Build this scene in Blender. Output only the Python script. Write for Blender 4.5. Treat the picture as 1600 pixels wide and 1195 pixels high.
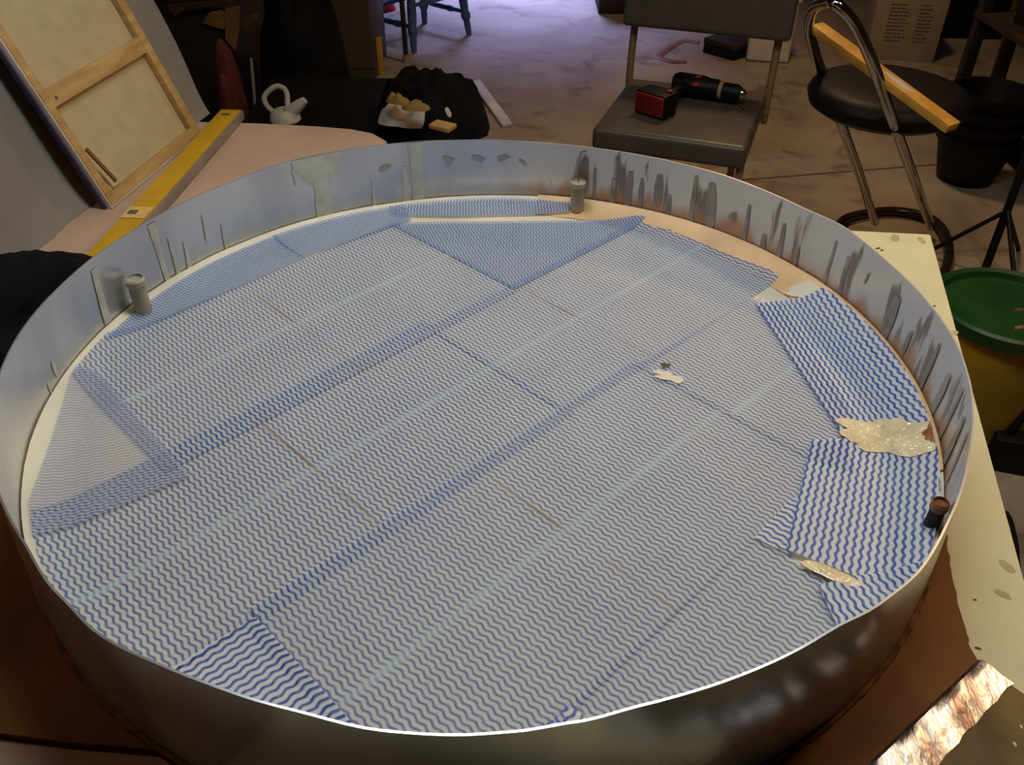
import bpy, bmesh, math, random
from mathutils import Vector, Matrix, noise
random.seed(7)
S2 = math.sqrt(2.0)
for o in list(bpy.data.objects): bpy.data.objects.remove(o)
scene = bpy.context.scene
COL = scene.collection

# ------------------------------------------------------------------ camera
PITCH, ROLL = 0.65323314, 0.00758268
CAM = Vector((0.034872, -0.973317, 0.793937))
FPX = 1357.0
_F = Vector((0, math.cos(PITCH), -math.sin(PITCH)))
_R0 = Vector((1, 0, 0)); _U0 = _R0.cross(_F)
_R = math.cos(ROLL)*_R0 + math.sin(ROLL)*_U0
_U = -math.sin(ROLL)*_R0 + math.cos(ROLL)*_U0
cd = bpy.data.cameras.new('camera'); cam = bpy.data.objects.new('camera', cd); COL.objects.link(cam)
cam.matrix_world = Matrix(((_R.x, _U.x, -_F.x, CAM.x), (_R.y, _U.y, -_F.y, CAM.y), (_R.z, _U.z, -_F.z, CAM.z), (0, 0, 0, 1)))
cd.sensor_width = 36; cd.lens = 36*FPX/1600; cd.clip_start = 0.02; cd.clip_end = 60
scene.camera = cam

def at(px, py, z):
    """pixel of the 1600x1195 photo -> world point on the horizontal plane z"""
    d = _F + _R*((px-800)/FPX) - _U*((py-597.5)/FPX)
    return CAM + d*((z-CAM.z)/d.z)

# ------------------------------------------------------------------ light and exposure
w = bpy.data.worlds.new('world'); scene.world = w; w.use_nodes = True
bg = w.node_tree.nodes['Background']; bg.inputs[0].default_value = (0.55, 0.66, 1.0, 1); bg.inputs[1].default_value = 0.1
def area(name, loc, target, size, power, color, sy=None):
    l = bpy.data.lights.new(name, 'AREA'); l.energy = power; l.color = color; l.size = size
    if sy: l.shape = 'RECTANGLE'; l.size_y = sy
    o = bpy.data.objects.new(name, l); COL.objects.link(o); o.location = loc
    o.rotation_euler = (Vector(target)-Vector(loc)).to_track_quat('-Z', 'Y').to_euler(); return o
dl = area('daylight_door', (0.15, 6.75, 1.0), (0.1, 5.75, -0.74), 1.1, 36, (0.44, 0.46, 1.0), 0.9); dl.data.spread = 1.15
area('ceiling_strip_light', (0.10, 0.34, 1.62), (0.05, 0.15, 0), 1.3, 17.0, (0.88, 0.97, 0.98), 0.35)
area('warm_work_lamp', (1.50, 0.55, 1.45), (0.75, 0.25, 0), 0.22, 10.5, (1.0, 0.66, 0.34))
area('warm_left_lamp', (-1.55, 0.2, 1.5), (-0.75, 0.8, 0), 0.3, 3.6, (1.0, 0.60, 0.36))
area('warm_ceiling_bulb', (1.1, 2.9, 1.8), (1.0, 2.9, -0.74), 0.3, 21, (1.0, 0.64, 0.33))
vs = scene.view_settings
vs.view_transform = 'Standard'; vs.look = 'None'; vs.exposure = 0.0; vs.gamma = 1.0; vs.use_curve_mapping = False

# ------------------------------------------------------------------ materials
def mat(name, color, rough=0.6, metal=0.0, var=0.12, scale=6.0, bump=0.0, bscale=60.0, spec=0.5, color2=None, stretch=None, coat=0.0, detail=4.0):
    m = bpy.data.materials.new(name); m.use_nodes = True
    nt = m.node_tree; N = nt.nodes; L = nt.links; b = N['Principled BSDF']
    tc = N.new('ShaderNodeTexCoord'); mp = N.new('ShaderNodeMapping'); L.new(tc.outputs['Object'], mp.inputs[0])
    if stretch: mp.inputs['Scale'].default_value = stretch
    nz = N.new('ShaderNodeTexNoise'); nz.inputs['Scale'].default_value = scale; nz.inputs['Detail'].default_value = detail
    L.new(mp.outputs[0], nz.inputs['Vector'])
    cr = N.new('ShaderNodeValToRGB'); L.new(nz.outputs['Fac'], cr.inputs[0])
    c2 = color2 if color2 else tuple(max(0, c*(1-2.2*var)) for c in color)
    c1 = color if color2 else tuple(min(1, c*(1+var)) for c in color)
    cr.color_ramp.elements[0].position = 0.34; cr.color_ramp.elements[0].color = (*c2, 1)
    cr.color_ramp.elements[1].position = 0.66; cr.color_ramp.elements[1].color = (*c1, 1)
    L.new(cr.outputs[0], b.inputs['Base Color'])
    b.inputs['Roughness'].default_value = rough; b.inputs['Metallic'].default_value = metal
    b.inputs['Specular IOR Level'].default_value = spec; b.inputs['Coat Weight'].default_value = coat
    if bump:
        n2 = N.new('ShaderNodeTexNoise'); n2.inputs['Scale'].default_value = bscale; n2.inputs['Detail'].default_value = 3
        L.new(mp.outputs[0], n2.inputs['Vector'])
        bp = N.new('ShaderNodeBump'); bp.inputs['Strength'].default_value = bump; bp.inputs['Distance'].default_value = 0.01
        L.new(n2.outputs['Fac'], bp.inputs['Height']); L.new(bp.outputs[0], b.inputs['Normal'])
    return m

def cloth_mat(name, blue=(0.018, 0.080, 0.41), white=(0.65, 0.695, 0.675), ab=0.64, aw=0.58, period=0.0073, amp=0.0012, lam=0.0155, crease=True):
    m = bpy.data.materials.new(name); m.use_nodes = True
    nt = m.node_tree; N = nt.nodes; L = nt.links; b = N['Principled BSDF']; out = N['Material Output']
    def M(op, a, bb=None, c=None, clamp=False):
        n = N.new('ShaderNodeMath'); n.operation = op; n.use_clamp = clamp
        for i, vv in enumerate((a, bb, c)):
            if vv is None: continue
            if isinstance(vv, (int, float)): n.inputs[i].default_value = vv
            else: L.new(vv, n.inputs[i])
        return n.outputs[0]
    uv = N.new('ShaderNodeUVMap'); sp = N.new('ShaderNodeSeparateXYZ'); L.new(uv.outputs[0], sp.inputs[0])
    s, t = sp.outputs[0], sp.outputs[1]
    wob = N.new('ShaderNodeTexNoise'); wob.inputs['Scale'].default_value = 14; L.new(uv.outputs[0], wob.inputs['Vector'])
    wv = M('SINE', M('MULTIPLY', t, 2*math.pi/lam))
    s2 = M('ADD', s, M('MULTIPLY', wv, amp))
    s3 = M('ADD', s2, M('MULTIPLY', M('SUBTRACT', wob.outputs['Fac'], 0.5), 0.0022))
    co = M('COSINE', M('MULTIPLY', s3, 2*math.pi/period))
    mr = N.new('ShaderNodeMapRange'); mr.interpolation_type = 'SMOOTHSTEP'; L.new(co, mr.inputs[0])
    mr.inputs[1].default_value = -0.25; mr.inputs[2].default_value = 0.75; mr.inputs[3].default_value = 0; mr.inputs[4].default_value = 1
    fade = N.new('ShaderNodeTexNoise'); fade.inputs['Scale'].default_value = 120; L.new(uv.outputs[0], fade.inputs['Vector'])
    st = M('MULTIPLY', mr.outputs[0], M('ADD', M('MULTIPLY', fade.outputs['Fac'], 0.7), 0.6, clamp=True))
    mx = N.new('ShaderNodeMix'); mx.data_type = 'RGBA'; L.new(st, mx.inputs[0])
    mx.inputs[6].default_value = (*white, 1); mx.inputs[7].default_value = (*blue, 1)
    colr = mx.outputs[2]; alpha = M('ADD', M('MULTIPLY', st, ab-aw), aw)
    if crease:
        brk = N.new('ShaderNodeTexNoise'); brk.inputs['Scale'].default_value = 9; L.new(uv.outputs[0], brk.inputs['Vector'])
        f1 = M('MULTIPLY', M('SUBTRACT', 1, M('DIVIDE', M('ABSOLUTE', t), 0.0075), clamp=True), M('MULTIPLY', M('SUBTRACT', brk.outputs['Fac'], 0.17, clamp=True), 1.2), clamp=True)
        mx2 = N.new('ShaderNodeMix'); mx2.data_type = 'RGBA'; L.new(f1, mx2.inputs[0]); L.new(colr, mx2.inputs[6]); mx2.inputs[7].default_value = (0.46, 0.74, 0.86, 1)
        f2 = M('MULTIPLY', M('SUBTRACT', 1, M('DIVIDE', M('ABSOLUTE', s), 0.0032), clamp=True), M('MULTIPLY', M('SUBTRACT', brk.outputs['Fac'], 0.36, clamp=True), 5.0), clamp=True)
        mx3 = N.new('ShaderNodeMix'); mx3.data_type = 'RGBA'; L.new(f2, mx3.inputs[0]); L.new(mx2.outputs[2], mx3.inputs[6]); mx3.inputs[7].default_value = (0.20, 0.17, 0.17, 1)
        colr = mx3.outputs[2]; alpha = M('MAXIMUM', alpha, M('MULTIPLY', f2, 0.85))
    L.new(colr, b.inputs['Base Color']); b.inputs['Roughness'].default_value = 0.55; b.inputs['Specular IOR Level'].default_value = 0.3
    L.new(alpha, b.inputs['Alpha'])
    return m

def ring_metal():
    m = bpy.data.materials.new('smeared_aluminium'); m.use_nodes = True
    nt = m.node_tree; N = nt.nodes; L = nt.links; b = N['Principled BSDF']
    tc = N.new('ShaderNodeTexCoord'); sp = N.new('ShaderNodeSeparateXYZ'); L.new(tc.outputs['Object'], sp.inputs[0])
    def M(op, a, bb=None, c=None, clamp=False):
        n = N.new('ShaderNodeMath'); n.operation = op; n.use_clamp = clamp
        for i, vv in enumerate((a, bb, c)):
            if vv is None: continue
            if isinstance(vv, (int, float)): n.inputs[i].default_value = vv
            else: L.new(vv, n.inputs[i])
        return n.outputs[0]
    def NZ(scale, zs, detail=4, off=0.0):
        mp = N.new('ShaderNodeMapping'); mp.inputs['Scale'].default_value = (1, 1, zs); mp.inputs['Location'].default_value = (off, off, 0)
        L.new(tc.outputs['Object'], mp.inputs[0])
        nz = N.new('ShaderNodeTexNoise'); nz.inputs['Scale'].default_value = scale; nz.inputs['Detail'].default_value = detail; L.new(mp.outputs[0], nz.inputs['Vector'])
        return nz.outputs['Fac']
    def SS(v, lo, hi):
        r = N.new('ShaderNodeMapRange'); r.interpolation_type = 'SMOOTHSTEP'; L.new(v, r.inputs[0]); r.inputs[1].default_value = lo; r.inputs[2].default_value = hi; return r.outputs[0]
    def MIX(f, a, c):
        n = N.new('ShaderNodeMix'); n.data_type = 'RGBA'; L.new(f, n.inputs[0])
        for k, v in ((6, a), (7, c)):
            if isinstance(v, tuple): n.inputs[k].default_value = (*v, 1)
            else: L.new(v, n.inputs[k])
        return n.outputs[2]
    base = MIX(SS(NZ(9, 0.35), 0.35, 0.65), (0.58, 0.60, 0.63), (0.72, 0.74, 0.765))
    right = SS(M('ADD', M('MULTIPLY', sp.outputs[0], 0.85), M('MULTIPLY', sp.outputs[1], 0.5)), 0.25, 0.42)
    streak = M('MULTIPLY', SS(NZ(30, 0.13, 5), 0.53, 0.60), right)
    streak = M('MULTIPLY', streak, SS(M('ADD', sp.outputs[2], M('MULTIPLY', NZ(45, 0.0, 3, 3.1), -0.14)), 0.085, 0.07))
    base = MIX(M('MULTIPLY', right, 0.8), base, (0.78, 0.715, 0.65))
    c2 = MIX(streak, base, (0.27, 0.22, 0.185))
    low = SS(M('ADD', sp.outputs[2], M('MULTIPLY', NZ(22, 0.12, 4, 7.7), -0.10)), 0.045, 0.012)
    stain_tint = M('MULTIPLY', low, right)  # orange residue, with the fillet's warm reflection painted into the wall colour
    c3 = MIX(M('MULTIPLY', stain_tint, 0.85), c2, (0.56, 0.29, 0.13))
    left = M('MULTIPLY', SS(M('ADD', sp.outputs[2], M('MULTIPLY', NZ(16, 0.2, 4, 1.7), -0.10)), 0.030, 0.005), M('SUBTRACT', 1, right))
    c4 = MIX(M('MULTIPLY', left, 0.4), c3, (0.55, 0.54, 0.44))
    L.new(c4, b.inputs['Base Color'])
    cover = M('ADD', streak, M('ADD', stain_tint, M('MULTIPLY', left, 0.5)), clamp=True)
    L.new(M('SUBTRACT', M('SUBTRACT', 0.72, M('MULTIPLY', right, 0.35)), M('MULTIPLY', cover, 0.35)), b.inputs['Metallic'])
    L.new(M('ADD', 0.17, M('MULTIPLY', NZ(14, 0.3), 0.16)), b.inputs['Roughness'])
    return m

def floor_mat():
    m = mat('stained_concrete', (0.38, 0.315, 0.25), 0.75, color2=(0.23, 0.185, 0.145), scale=2.2, detail=8, bump=0.15, bscale=25)
    nt = m.node_tree; N = nt.nodes; L = nt.links; b = N['Principled BSDF']
    src = b.inputs['Base Color'].links[0].from_socket
    tc = [n for n in N if n.type == 'TEX_COORD'][0]
    v = N.new('ShaderNodeTexNoise'); v.inputs['Scale'].default_value = 5.5; v.inputs['Detail'].default_value = 6; v.inputs['Distortion'].default_value = 0.8
    L.new(tc.outputs['Object'], v.inputs['Vector'])
    cr = N.new('ShaderNodeValToRGB'); L.new(v.outputs['Fac'], cr.inputs[0])
    cr.color_ramp.elements[0].position = 0.28; cr.color_ramp.elements[0].color = (0.45, 0.36, 0.30, 1)
    cr.color_ramp.elements[1].position = 0.46; cr.color_ramp.elements[1].color = (1, 1, 1, 1)
    mx = N.new('ShaderNodeMix'); mx.data_type = 'RGBA'; mx.blend_type = 'MULTIPLY'; mx.inputs[0].default_value = 0.8
    L.new(src, mx.inputs[6]); L.new(cr.outputs[0], mx.inputs[7]); L.new(mx.outputs[2], b.inputs['Base Color'])
    return m

MT = dict(
    alu=ring_metal(), floor=floor_mat(), cloth=cloth_mat('striped_cloth'),
    cloth2=cloth_mat('striped_cloth_dry', ab=0.80, aw=0.78, crease=False, blue=(0.022, 0.085, 0.42), white=(0.74, 0.76, 0.75), period=0.0086, amp=0.0011),
    hem=cloth_mat('striped_cloth_hem', ab=0.78, aw=0.20, crease=False, blue=(0.012, 0.055, 0.34), white=(0.55, 0.63, 0.74), period=0.0086, amp=0.0011),
    clothfine=cloth_mat('striped_cloth_fine', ab=0.45, aw=0.40, crease=False, blue=(0.04, 0.10, 0.38), white=(0.60, 0.62, 0.70), period=0.0055, amp=0.0009),
    clothdouble=cloth_mat('striped_cloth_double', ab=0.72, aw=0.55, crease=False, blue=(0.03, 0.10, 0.38), white=(0.42, 0.52, 0.66), period=0.0058, amp=0.0009),
    plaster=mat('cream_plaster', (0.82, 0.73, 0.56), 0.45, var=0.06, scale=9, bump=0.1, bscale=30),
    peach=mat('peach_resin', (0.72, 0.40, 0.20), 0.3, var=0.12, scale=18),
    drip=mat('dried_plaster_drip', (0.60, 0.61, 0.54), 0.5, var=0.08, scale=30),
    smear=mat('grey_smear', (0.43, 0.435, 0.445), 0.4, 0.3, var=0.08), dripgrey=mat('grey_resin_drip', (0.38, 0.335, 0.295), 0.38, var=0.15, scale=30),
    rust=mat('orange_residue', (0.42, 0.15, 0.04), 0.4, var=0.25, scale=40),
    resin=mat('glossy_resin', (0.86, 0.70, 0.42), 0.07, var=0.08, scale=30, coat=0.6, bump=0.7, bscale=60),
    bead=mat('sealant', (0.27, 0.14, 0.09), 0.2, var=0.25, scale=40),
    peg=mat('plastered_dowel', (0.50, 0.46, 0.34), 0.55, color2=(0.30, 0.27, 0.18), scale=35),
    wire=mat('dull_wire', (0.22, 0.22, 0.21), 0.4, 0.6),
    cream=mat('cream_painted_board', (0.74, 0.68, 0.42), 0.5, var=0.05, scale=7, bump=0.05),
    spot=mat('grime', (0.10, 0.08, 0.04), 0.7), mark=mat('faint_stain', (0.56, 0.48, 0.24), 0.6),
    brown=mat('oiled_hardboard', (0.29, 0.112, 0.025), 0.5, color2=(0.12, 0.038, 0.009), scale=4, detail=9, spec=0.12),
    olive=mat('worn_hardboard', (0.22, 0.135, 0.045), 0.5, color2=(0.10, 0.062, 0.022), scale=14, detail=7, spec=0.2),
    foil=mat('foil', (0.74, 0.74, 0.75), 0.33, 1.0, color2=(0.20, 0.13, 0.115), scale=13, bump=0.22, bscale=42, detail=7, stretch=(2.4, 0.7, 1)),
    pink=mat('beige_dust_sheet', (0.50, 0.335, 0.235), 0.85, var=0.06, scale=5, bump=0.1, bscale=120),
    grey_fabric=mat('grey_backdrop', (0.235, 0.20, 0.17), 0.9, var=0.07, scale=5, bump=0.12, bscale=150),
    wood=mat('pine', (0.58, 0.37, 0.14), 0.5, color2=(0.42, 0.24, 0.075), scale=9, stretch=(1, 1, 6)),
    stickw=mat('yellow_pine', (0.72, 0.39, 0.075), 0.45, color2=(0.55, 0.27, 0.045), scale=16),
    canvas=mat('raw_canvas', (0.52, 0.40, 0.22), 0.9, var=0.04, scale=20, bump=0.1, bscale=300),
    indigo=mat('indigo_paint', (0.045, 0.030, 0.11), 0.6),
    whitep=mat('chalky_white', (0.62, 0.58, 0.52), 0.7, var=0.08),
    yellow=mat('yellow_enamel', (0.56, 0.32, 0.012), 0.45, var=0.07, scale=8),
    aluedge=mat('worn_aluminium', (0.34, 0.30, 0.24), 0.45, 0.4, var=0.1),
    black=mat('black_cloth', (0.006, 0.006, 0.007), 0.95, var=0.3, bump=0.3, bscale=50, spec=0.1),
    blackp=mat('black_plastic', (0.008, 0.007, 0.007), 0.5, var=0.2, spec=0.22),
    dark=mat('dark_brown_wood', (0.022, 0.013, 0.007), 0.7, var=0.3, scale=8),
    cab=mat('grey_brown_laminate', (0.075, 0.054, 0.038), 0.6, var=0.06, scale=4),
    dcard=mat('dark_cardboard', (0.10, 0.045, 0.012), 0.8, var=0.15), card=mat('brown_cardboard', (0.22, 0.105, 0.025), 0.8, var=0.15),
    red=mat('red_plastic', (0.36, 0.012, 0.014), 0.4, var=0.15),
    dred=mat('dark_red_cloth', (0.09, 0.012, 0.006), 0.8, var=0.2),
    bluep=mat('blue_painted_wood', (0.055, 0.13, 0.29), 0.45, var=0.15),
    seatf=mat('taupe_vinyl', (0.078, 0.064, 0.053), 0.42, var=0.06, scale=12, bump=0.1, bscale=90),
    brass=mat('tan_steel_tube', (0.30, 0.20, 0.085), 0.45, 0.3, var=0.08),
    chrome=mat('chrome', (0.62, 0.60, 0.58), 0.10, 1.0, var=0.03),
    bvinyl=mat('black_vinyl', (0.010, 0.007, 0.008), 0.5, var=0.1, spec=0.18),
    dchrome=mat('dark_enamelled_steel', (0.05, 0.04, 0.038), 0.25, 0.5, var=0.1),
    green=mat('green_plastic', (0.007, 0.058, 0.010), 0.42, var=0.15),
    ybucket=mat('yellow_plastic', (0.40, 0.21, 0.006), 0.45, var=0.12),
    teal=mat('teal_plastic', (0.05, 0.25, 0.27), 0.5),
    ink=mat('grey_ink', (0.10, 0.075, 0.06), 0.8), carton=mat('white_carton', (0.30, 0.235, 0.175), 0.75, var=0.05),
    steel=mat('bright_steel', (0.75, 0.72, 0.66), 0.18, 1.0, var=0.05),
    wall=mat('painted_block', (0.09, 0.075, 0.06), 0.9, var=0.08), rag=mat('off_white_rag', (0.52, 0.47, 0.38), 0.85, var=0.12, scale=14),
    leather=mat('brown_leather', (0.24, 0.085, 0.03), 0.55, var=0.15),
)

# ------------------------------------------------------------------ builders
ORG = {}
def obj(name, bm, m, parent=None, label=None, cat=None, group=None, kind=None, smooth=True, origin=None):
    me = bpy.data.meshes.new(name); bm.normal_update()
    o = bpy.data.objects.new(name, me); COL.objects.link(o)
    if parent is not None: org = ORG[parent.name]
    elif origin is not None: org = Vector(origin)
    else:
        xs = [v.co for v in bm.verts]
        org = Vector((sum(v.x for v in xs)/len(xs), sum(v.y for v in xs)/len(xs), min(v.z for v in xs)))
    bmesh.ops.translate(bm, verts=bm.verts, vec=-org)
    bm.to_mesh(me); bm.free()
    me.materials.append(m if not isinstance(m, str) else MT[m])
    if smooth:
        for p in me.polygons: p.use_smooth = True
        try: me.set_sharp_from_angle(angle=math.radians(38))
        except Exception: pass
    if parent is not None: o.parent = parent
    else: o.location = org
    ORG[o.name] = org
    for k, v in (('label', label), ('category', cat), ('group', group), ('kind', kind)):
        if v: o[k] = v
    return o
def thing(name, loc, label, cat, group=None):
    o = bpy.data.objects.new(name, None); COL.objects.link(o); o.location = loc; o.empty_display_size = 0.05
    ORG[o.name] = Vector(loc); o['label'] = label; o['category'] = cat
    if group: o['group'] = group
    return o
def frame(o, ex, ey=None, ez=None):
    ex = Vector(ex).normalized(); ez = Vector(ez or (0, 0, 1)); 
    if ey is None: ey = ez.cross(ex)
    ey = Vector(ey); ey = (ey-ex*ey.dot(ex)).normalized(); ez = ex.cross(ey)
    return Matrix(((ex.x, ey.x, ez.x, o[0]), (ex.y, ey.y, ez.y, o[1]), (ex.z, ey.z, ez.z, o[2]), (0, 0, 0, 1)))
def box(bm, lo, hi, M=None, bev=0.0, seg=2):
    r = bmesh.ops.create_cube(bm, size=1.0); vs_ = r['verts']
    for v in vs_:
        v.co = Vector([lo[i]+(v.co[i]+0.5)*(hi[i]-lo[i]) for i in range(3)])
    if bev:
        es = list({e for v in vs_ for e in v.link_edges})
        rr = bmesh.ops.bevel(bm, geom=es, offset=bev, segments=seg, affect='EDGES', profile=0.6)
        vs_ = list({v for f in rr['faces'] for v in f.verts} | {v for v in vs_ if v.is_valid})
    if M is not None: bmesh.ops.transform(bm, matrix=M, verts=vs_)
    return bm
def B(lo, hi, M=None, bev=0.0, seg=2): return box(bmesh.new(), lo, hi, M, bev, seg)
def tube(bm, pts, r, n=12, closed=False, cap=True):
    pts = [Vector(p) for p in pts]; k = len(pts); rs = r if isinstance(r, (list, tuple)) else [r]*k
    rings = []; prev = None
    for i, p in enumerate(pts):
        if closed: t = pts[(i+1) % k]-pts[i-1]
        else: t = pts[min(i+1, k-1)]-pts[max(i-1, 0)]
        t.normalize()
        if prev is None:
            a = Vector((0, 0, 1)) if abs(t.z) < 0.9 else Vector((1, 0, 0))
            prev = (a-t*a.dot(t)).normalized()
        else: prev = (prev-t*prev.dot(t)).normalized()
        q = t.cross(prev)
        rings.append([bm.verts.new(p+(prev*math.cos(2*math.pi*j/n)+q*math.sin(2*math.pi*j/n))*rs[i]) for j in range(n)])
    for i in range(k if closed else k-1):
        a, b_ = rings[i], rings[(i+1) % k]
        for j in range(n): bm.faces.new((a[j], a[(j+1) % n], b_[(j+1) % n], b_[j]))
    if cap and not closed:
        bm.faces.new(rings[0][::-1]); bm.faces.new(rings[-1])
    return bm
def T(pts, r, n=12, closed=False): return tube(bmesh.new(), pts, r, n, closed)
def spline(pts, n=8):
    pts = [Vector(p) for p in pts]; P = [pts[0]*2-pts[1]]+pts+[pts[-1]*2-pts[-2]]; out = []
    for i in range(1, len(P)-2):
        for k in range(n):
            t = k/n; a, b_, c, d = P[i-1], P[i], P[i+1], P[i+2]
            out.append(0.5*((2*b_)+(c-a)*t+(2*a-5*b_+4*c-d)*t*t+(3*b_-a-3*c+d)*t**3))
    out.append(pts[-1]); return out
def lathe(bm, prof, M, n=32, cap=True):
    rings = [[bm.verts.new(M @ Vector((r*math.cos(2*math.pi*j/n), r*math.sin(2*math.pi*j/n), z))) for j in range(n)] for r, z in prof]
    for a, b_ in zip(rings, rings[1:]):
        for j in range(n): bm.faces.new((a[j], a[(j+1) % n], b_[(j+1) % n], b_[j]))
    if cap: bm.faces.new(rings[0][::-1]); bm.faces.new(rings[-1])
    return bm
def LA(prof, M=None, n=32, at_=None):
    if M is None: M = Matrix.Translation(at_)
    return lathe(bmesh.new(), prof, M, n)
def prism(poly, z0, z1, bev=0.0):
    bm = bmesh.new(); vs_ = [bm.verts.new((p[0], p[1], z0)) for p in poly]; f = bm.faces.new(vs_)
    if f.calc_area() and f.normal.z > 0: f.normal_flip()
    r = bmesh.ops.extrude_face_region(bm, geom=[f]); nv = [g for g in r['geom'] if isinstance(g, bmesh.types.BMVert)]
    for v in nv: v.co.z = z1
    bmesh.ops.recalc_face_normals(bm, faces=bm.faces)
    if bev: bmesh.ops.bevel(bm, geom=[e for e in bm.edges if abs(e.verts[0].co.z-z1) < 1e-6 and abs(e.verts[1].co.z-z1) < 1e-6], offset=bev, segments=2, affect='EDGES')
    return bm
def heap(c, rx, ry, h, z0, rot=0.0, amp=0.35, fr=6.0, seed=0, n=48, m=16, p=2.2, out=None):
    """crumpled pile: closed mesh with an uneven outline and folded top"""
    bm = bmesh.new(); rings = []
    for i in range(m+1):
        rho = (i/m)
        ring = []
        for j in range(n):
            a = 2*math.pi*j/n
            k = 1+0.16*noise.noise(Vector((math.cos(a)*1.6, math.sin(a)*1.6, seed)))+0.06*noise.noise(Vector((math.cos(a)*6, math.sin(a)*6, seed+3)))
            x, y = rx*rho*k*math.cos(a), ry*rho*k*math.sin(a)
            X = c[0]+x*math.cos(rot)-y*math.sin(rot); Y = c[1]+x*math.sin(rot)+y*math.cos(rot)
            if out: X, Y = out(X, Y)
            nn = noise.noise(Vector((X*fr, Y*fr, seed)))+0.5*abs(noise.noise(Vector((X*fr*2.3, Y*fr*2.3, seed+5))))
            z = z0+max(0.0, h*(1-rho**p)*(1+amp*nn)+(0.004+0.18*h*max(0, nn))*(1 if rho < 1 else 0))
            ring.append(bm.verts.new((X, Y, z)))
            if i == 0: break
        rings.append(ring)
    for j in range(n): bm.faces.new((rings[0][0], rings[1][j], rings[1][(j+1) % n]))
    for a, b_ in zip(rings[1:], rings[2:]):
        for j in range(n): bm.faces.new((a[j], b_[j], b_[(j+1) % n], a[(j+1) % n]))
    bm.faces.new(rings[-1][::-1])
    return bm
def blob(cx, cy, rx, ry, rot, th, seed, zf, n=40, m=7, rag=0.35, rmax=None):
    """a low puddle with a ragged outline lying on the surface zf(x, y)"""
    bm = bmesh.new(); rings = []
    for i in range(m+1):
        rho = i/m; ring = []
        for j in range(n):
            a = 2*math.pi*j/n
            k = 1+rag*noise.noise(Vector((math.cos(a)*1.8, math.sin(a)*1.8, seed)))+rag*0.6*noise.noise(Vector((math.cos(a)*5, math.sin(a)*5, seed+2)))
            x, y = rx*rho*k*math.cos(a), ry*rho*k*math.sin(a)
            X = cx+x*math.cos(rot)-y*math.sin(rot); Y = cy+x*math.sin(rot)+y*math.cos(rot)
            rr_ = math.hypot(X, Y)
            if rmax and rr_ > rmax: X, Y = X*rmax/rr_, Y*rmax/rr_
            hh = th*(1-rho**3)*(1+0.7*noise.noise(Vector((X*60, Y*60, seed))))
            ring.append(bm.verts.new((X, Y, zf(X, Y)+hh)))
            if i == 0: break
        rings.append(ring)
    for j in range(n): bm.faces.new((rings[0][0], rings[1][j], rings[1][(j+1) % n]))
    for a, b_ in zip(rings[1:], rings[2:]):
        for j in range(n): bm.faces.new((a[j], b_[j], b_[(j+1) % n], a[(j+1) % n]))
    return bm

# ------------------------------------------------------------------ room shell
FL = -0.74
obj('floor', B((-3.2, -2.6, FL-0.1), (3.4, 7.6, FL)), 'floor', kind='structure')
a_, b_ = at(1150, 282, FL), at(1440, 259, FL); d_ = (b_-a_).normalized()
obj('floor_joint', B((-0.1, -0.006, -0.004), ((b_-a_).length+0.4, 0.006, 0.001), frame(a_, d_)), 'spot', parent=bpy.data.objects['floor'])
obj('wall_left', B((-3.3, -2.6, FL), (-3.2, 7.6, 2.0)), 'wall', kind='structure')
obj('wall_right', B((3.4, -2.6, FL), (3.5, 7.6, 2.0)), 'wall', kind='structure')
obj('wall_front', B((-3.2, -2.7, FL), (3.4, -2.6, 2.0)), 'wall', kind='structure')
obj('ceiling', B((-3.3, -2.7, 2.0), (3.5, 7.7, 2.1)), 'wall', kind='structure')
bm = B((-3.2, 7.0, FL), (-1.1, 7.1, 2.0)); box(bm, (1.1, 7.0, FL), (3.4, 7.1, 2.0)); box(bm, (-1.1, 7.0, 1.35), (1.1, 7.1, 2.0))
obj('wall_back', bm, 'wall', kind='structure')

# ------------------------------------------------------------------ tables
ZT = -0.008
# cream table: board, apron, legs
ct = thing('painted_table', (0.2, -0.1, FL), 'cream painted table top to the right under the big metal ring', 'table')
cpoly = [(-0.255, 0.665), (0.857, 0.566), (0.525, -0.76), (-0.255, -0.76)]
obj('table_top', prism(cpoly, ZT-0.022, ZT, 0.003), 'cream', parent=ct)
for (x, y) in ((-0.19, 0.6), (0.76, 0.51), (0.47, -0.69), (-0.19, -0.69)):
    obj('leg', B((x-0.03, y-0.03, FL), (x+0.03, y+0.03, ZT-0.022)), 'dark', parent=ct)
for (px, py, r, s) in ((1372, 388, .006, 1), (1378, 391, .005, 2), (1398, 372, .016, 3), (1440, 376, .014, 4), (1574, 885, .012, 5), (1566, 928, .010, 6), (1528, 1013, .0035, 7), (1523, 937, .0025, 8), (1487, 520, .013, 9), (1460, 478, .004, 10)):
    q = at(px, py, ZT); obj('stain_tint', blob(q.x, q.y, r, r*0.5, 0.4*s, 0.0006, s, lambda X, Y: ZT+0.0002, n=16, m=2), MT['spot'] if r < .008 else MT['mark'], parent=ct)
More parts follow.
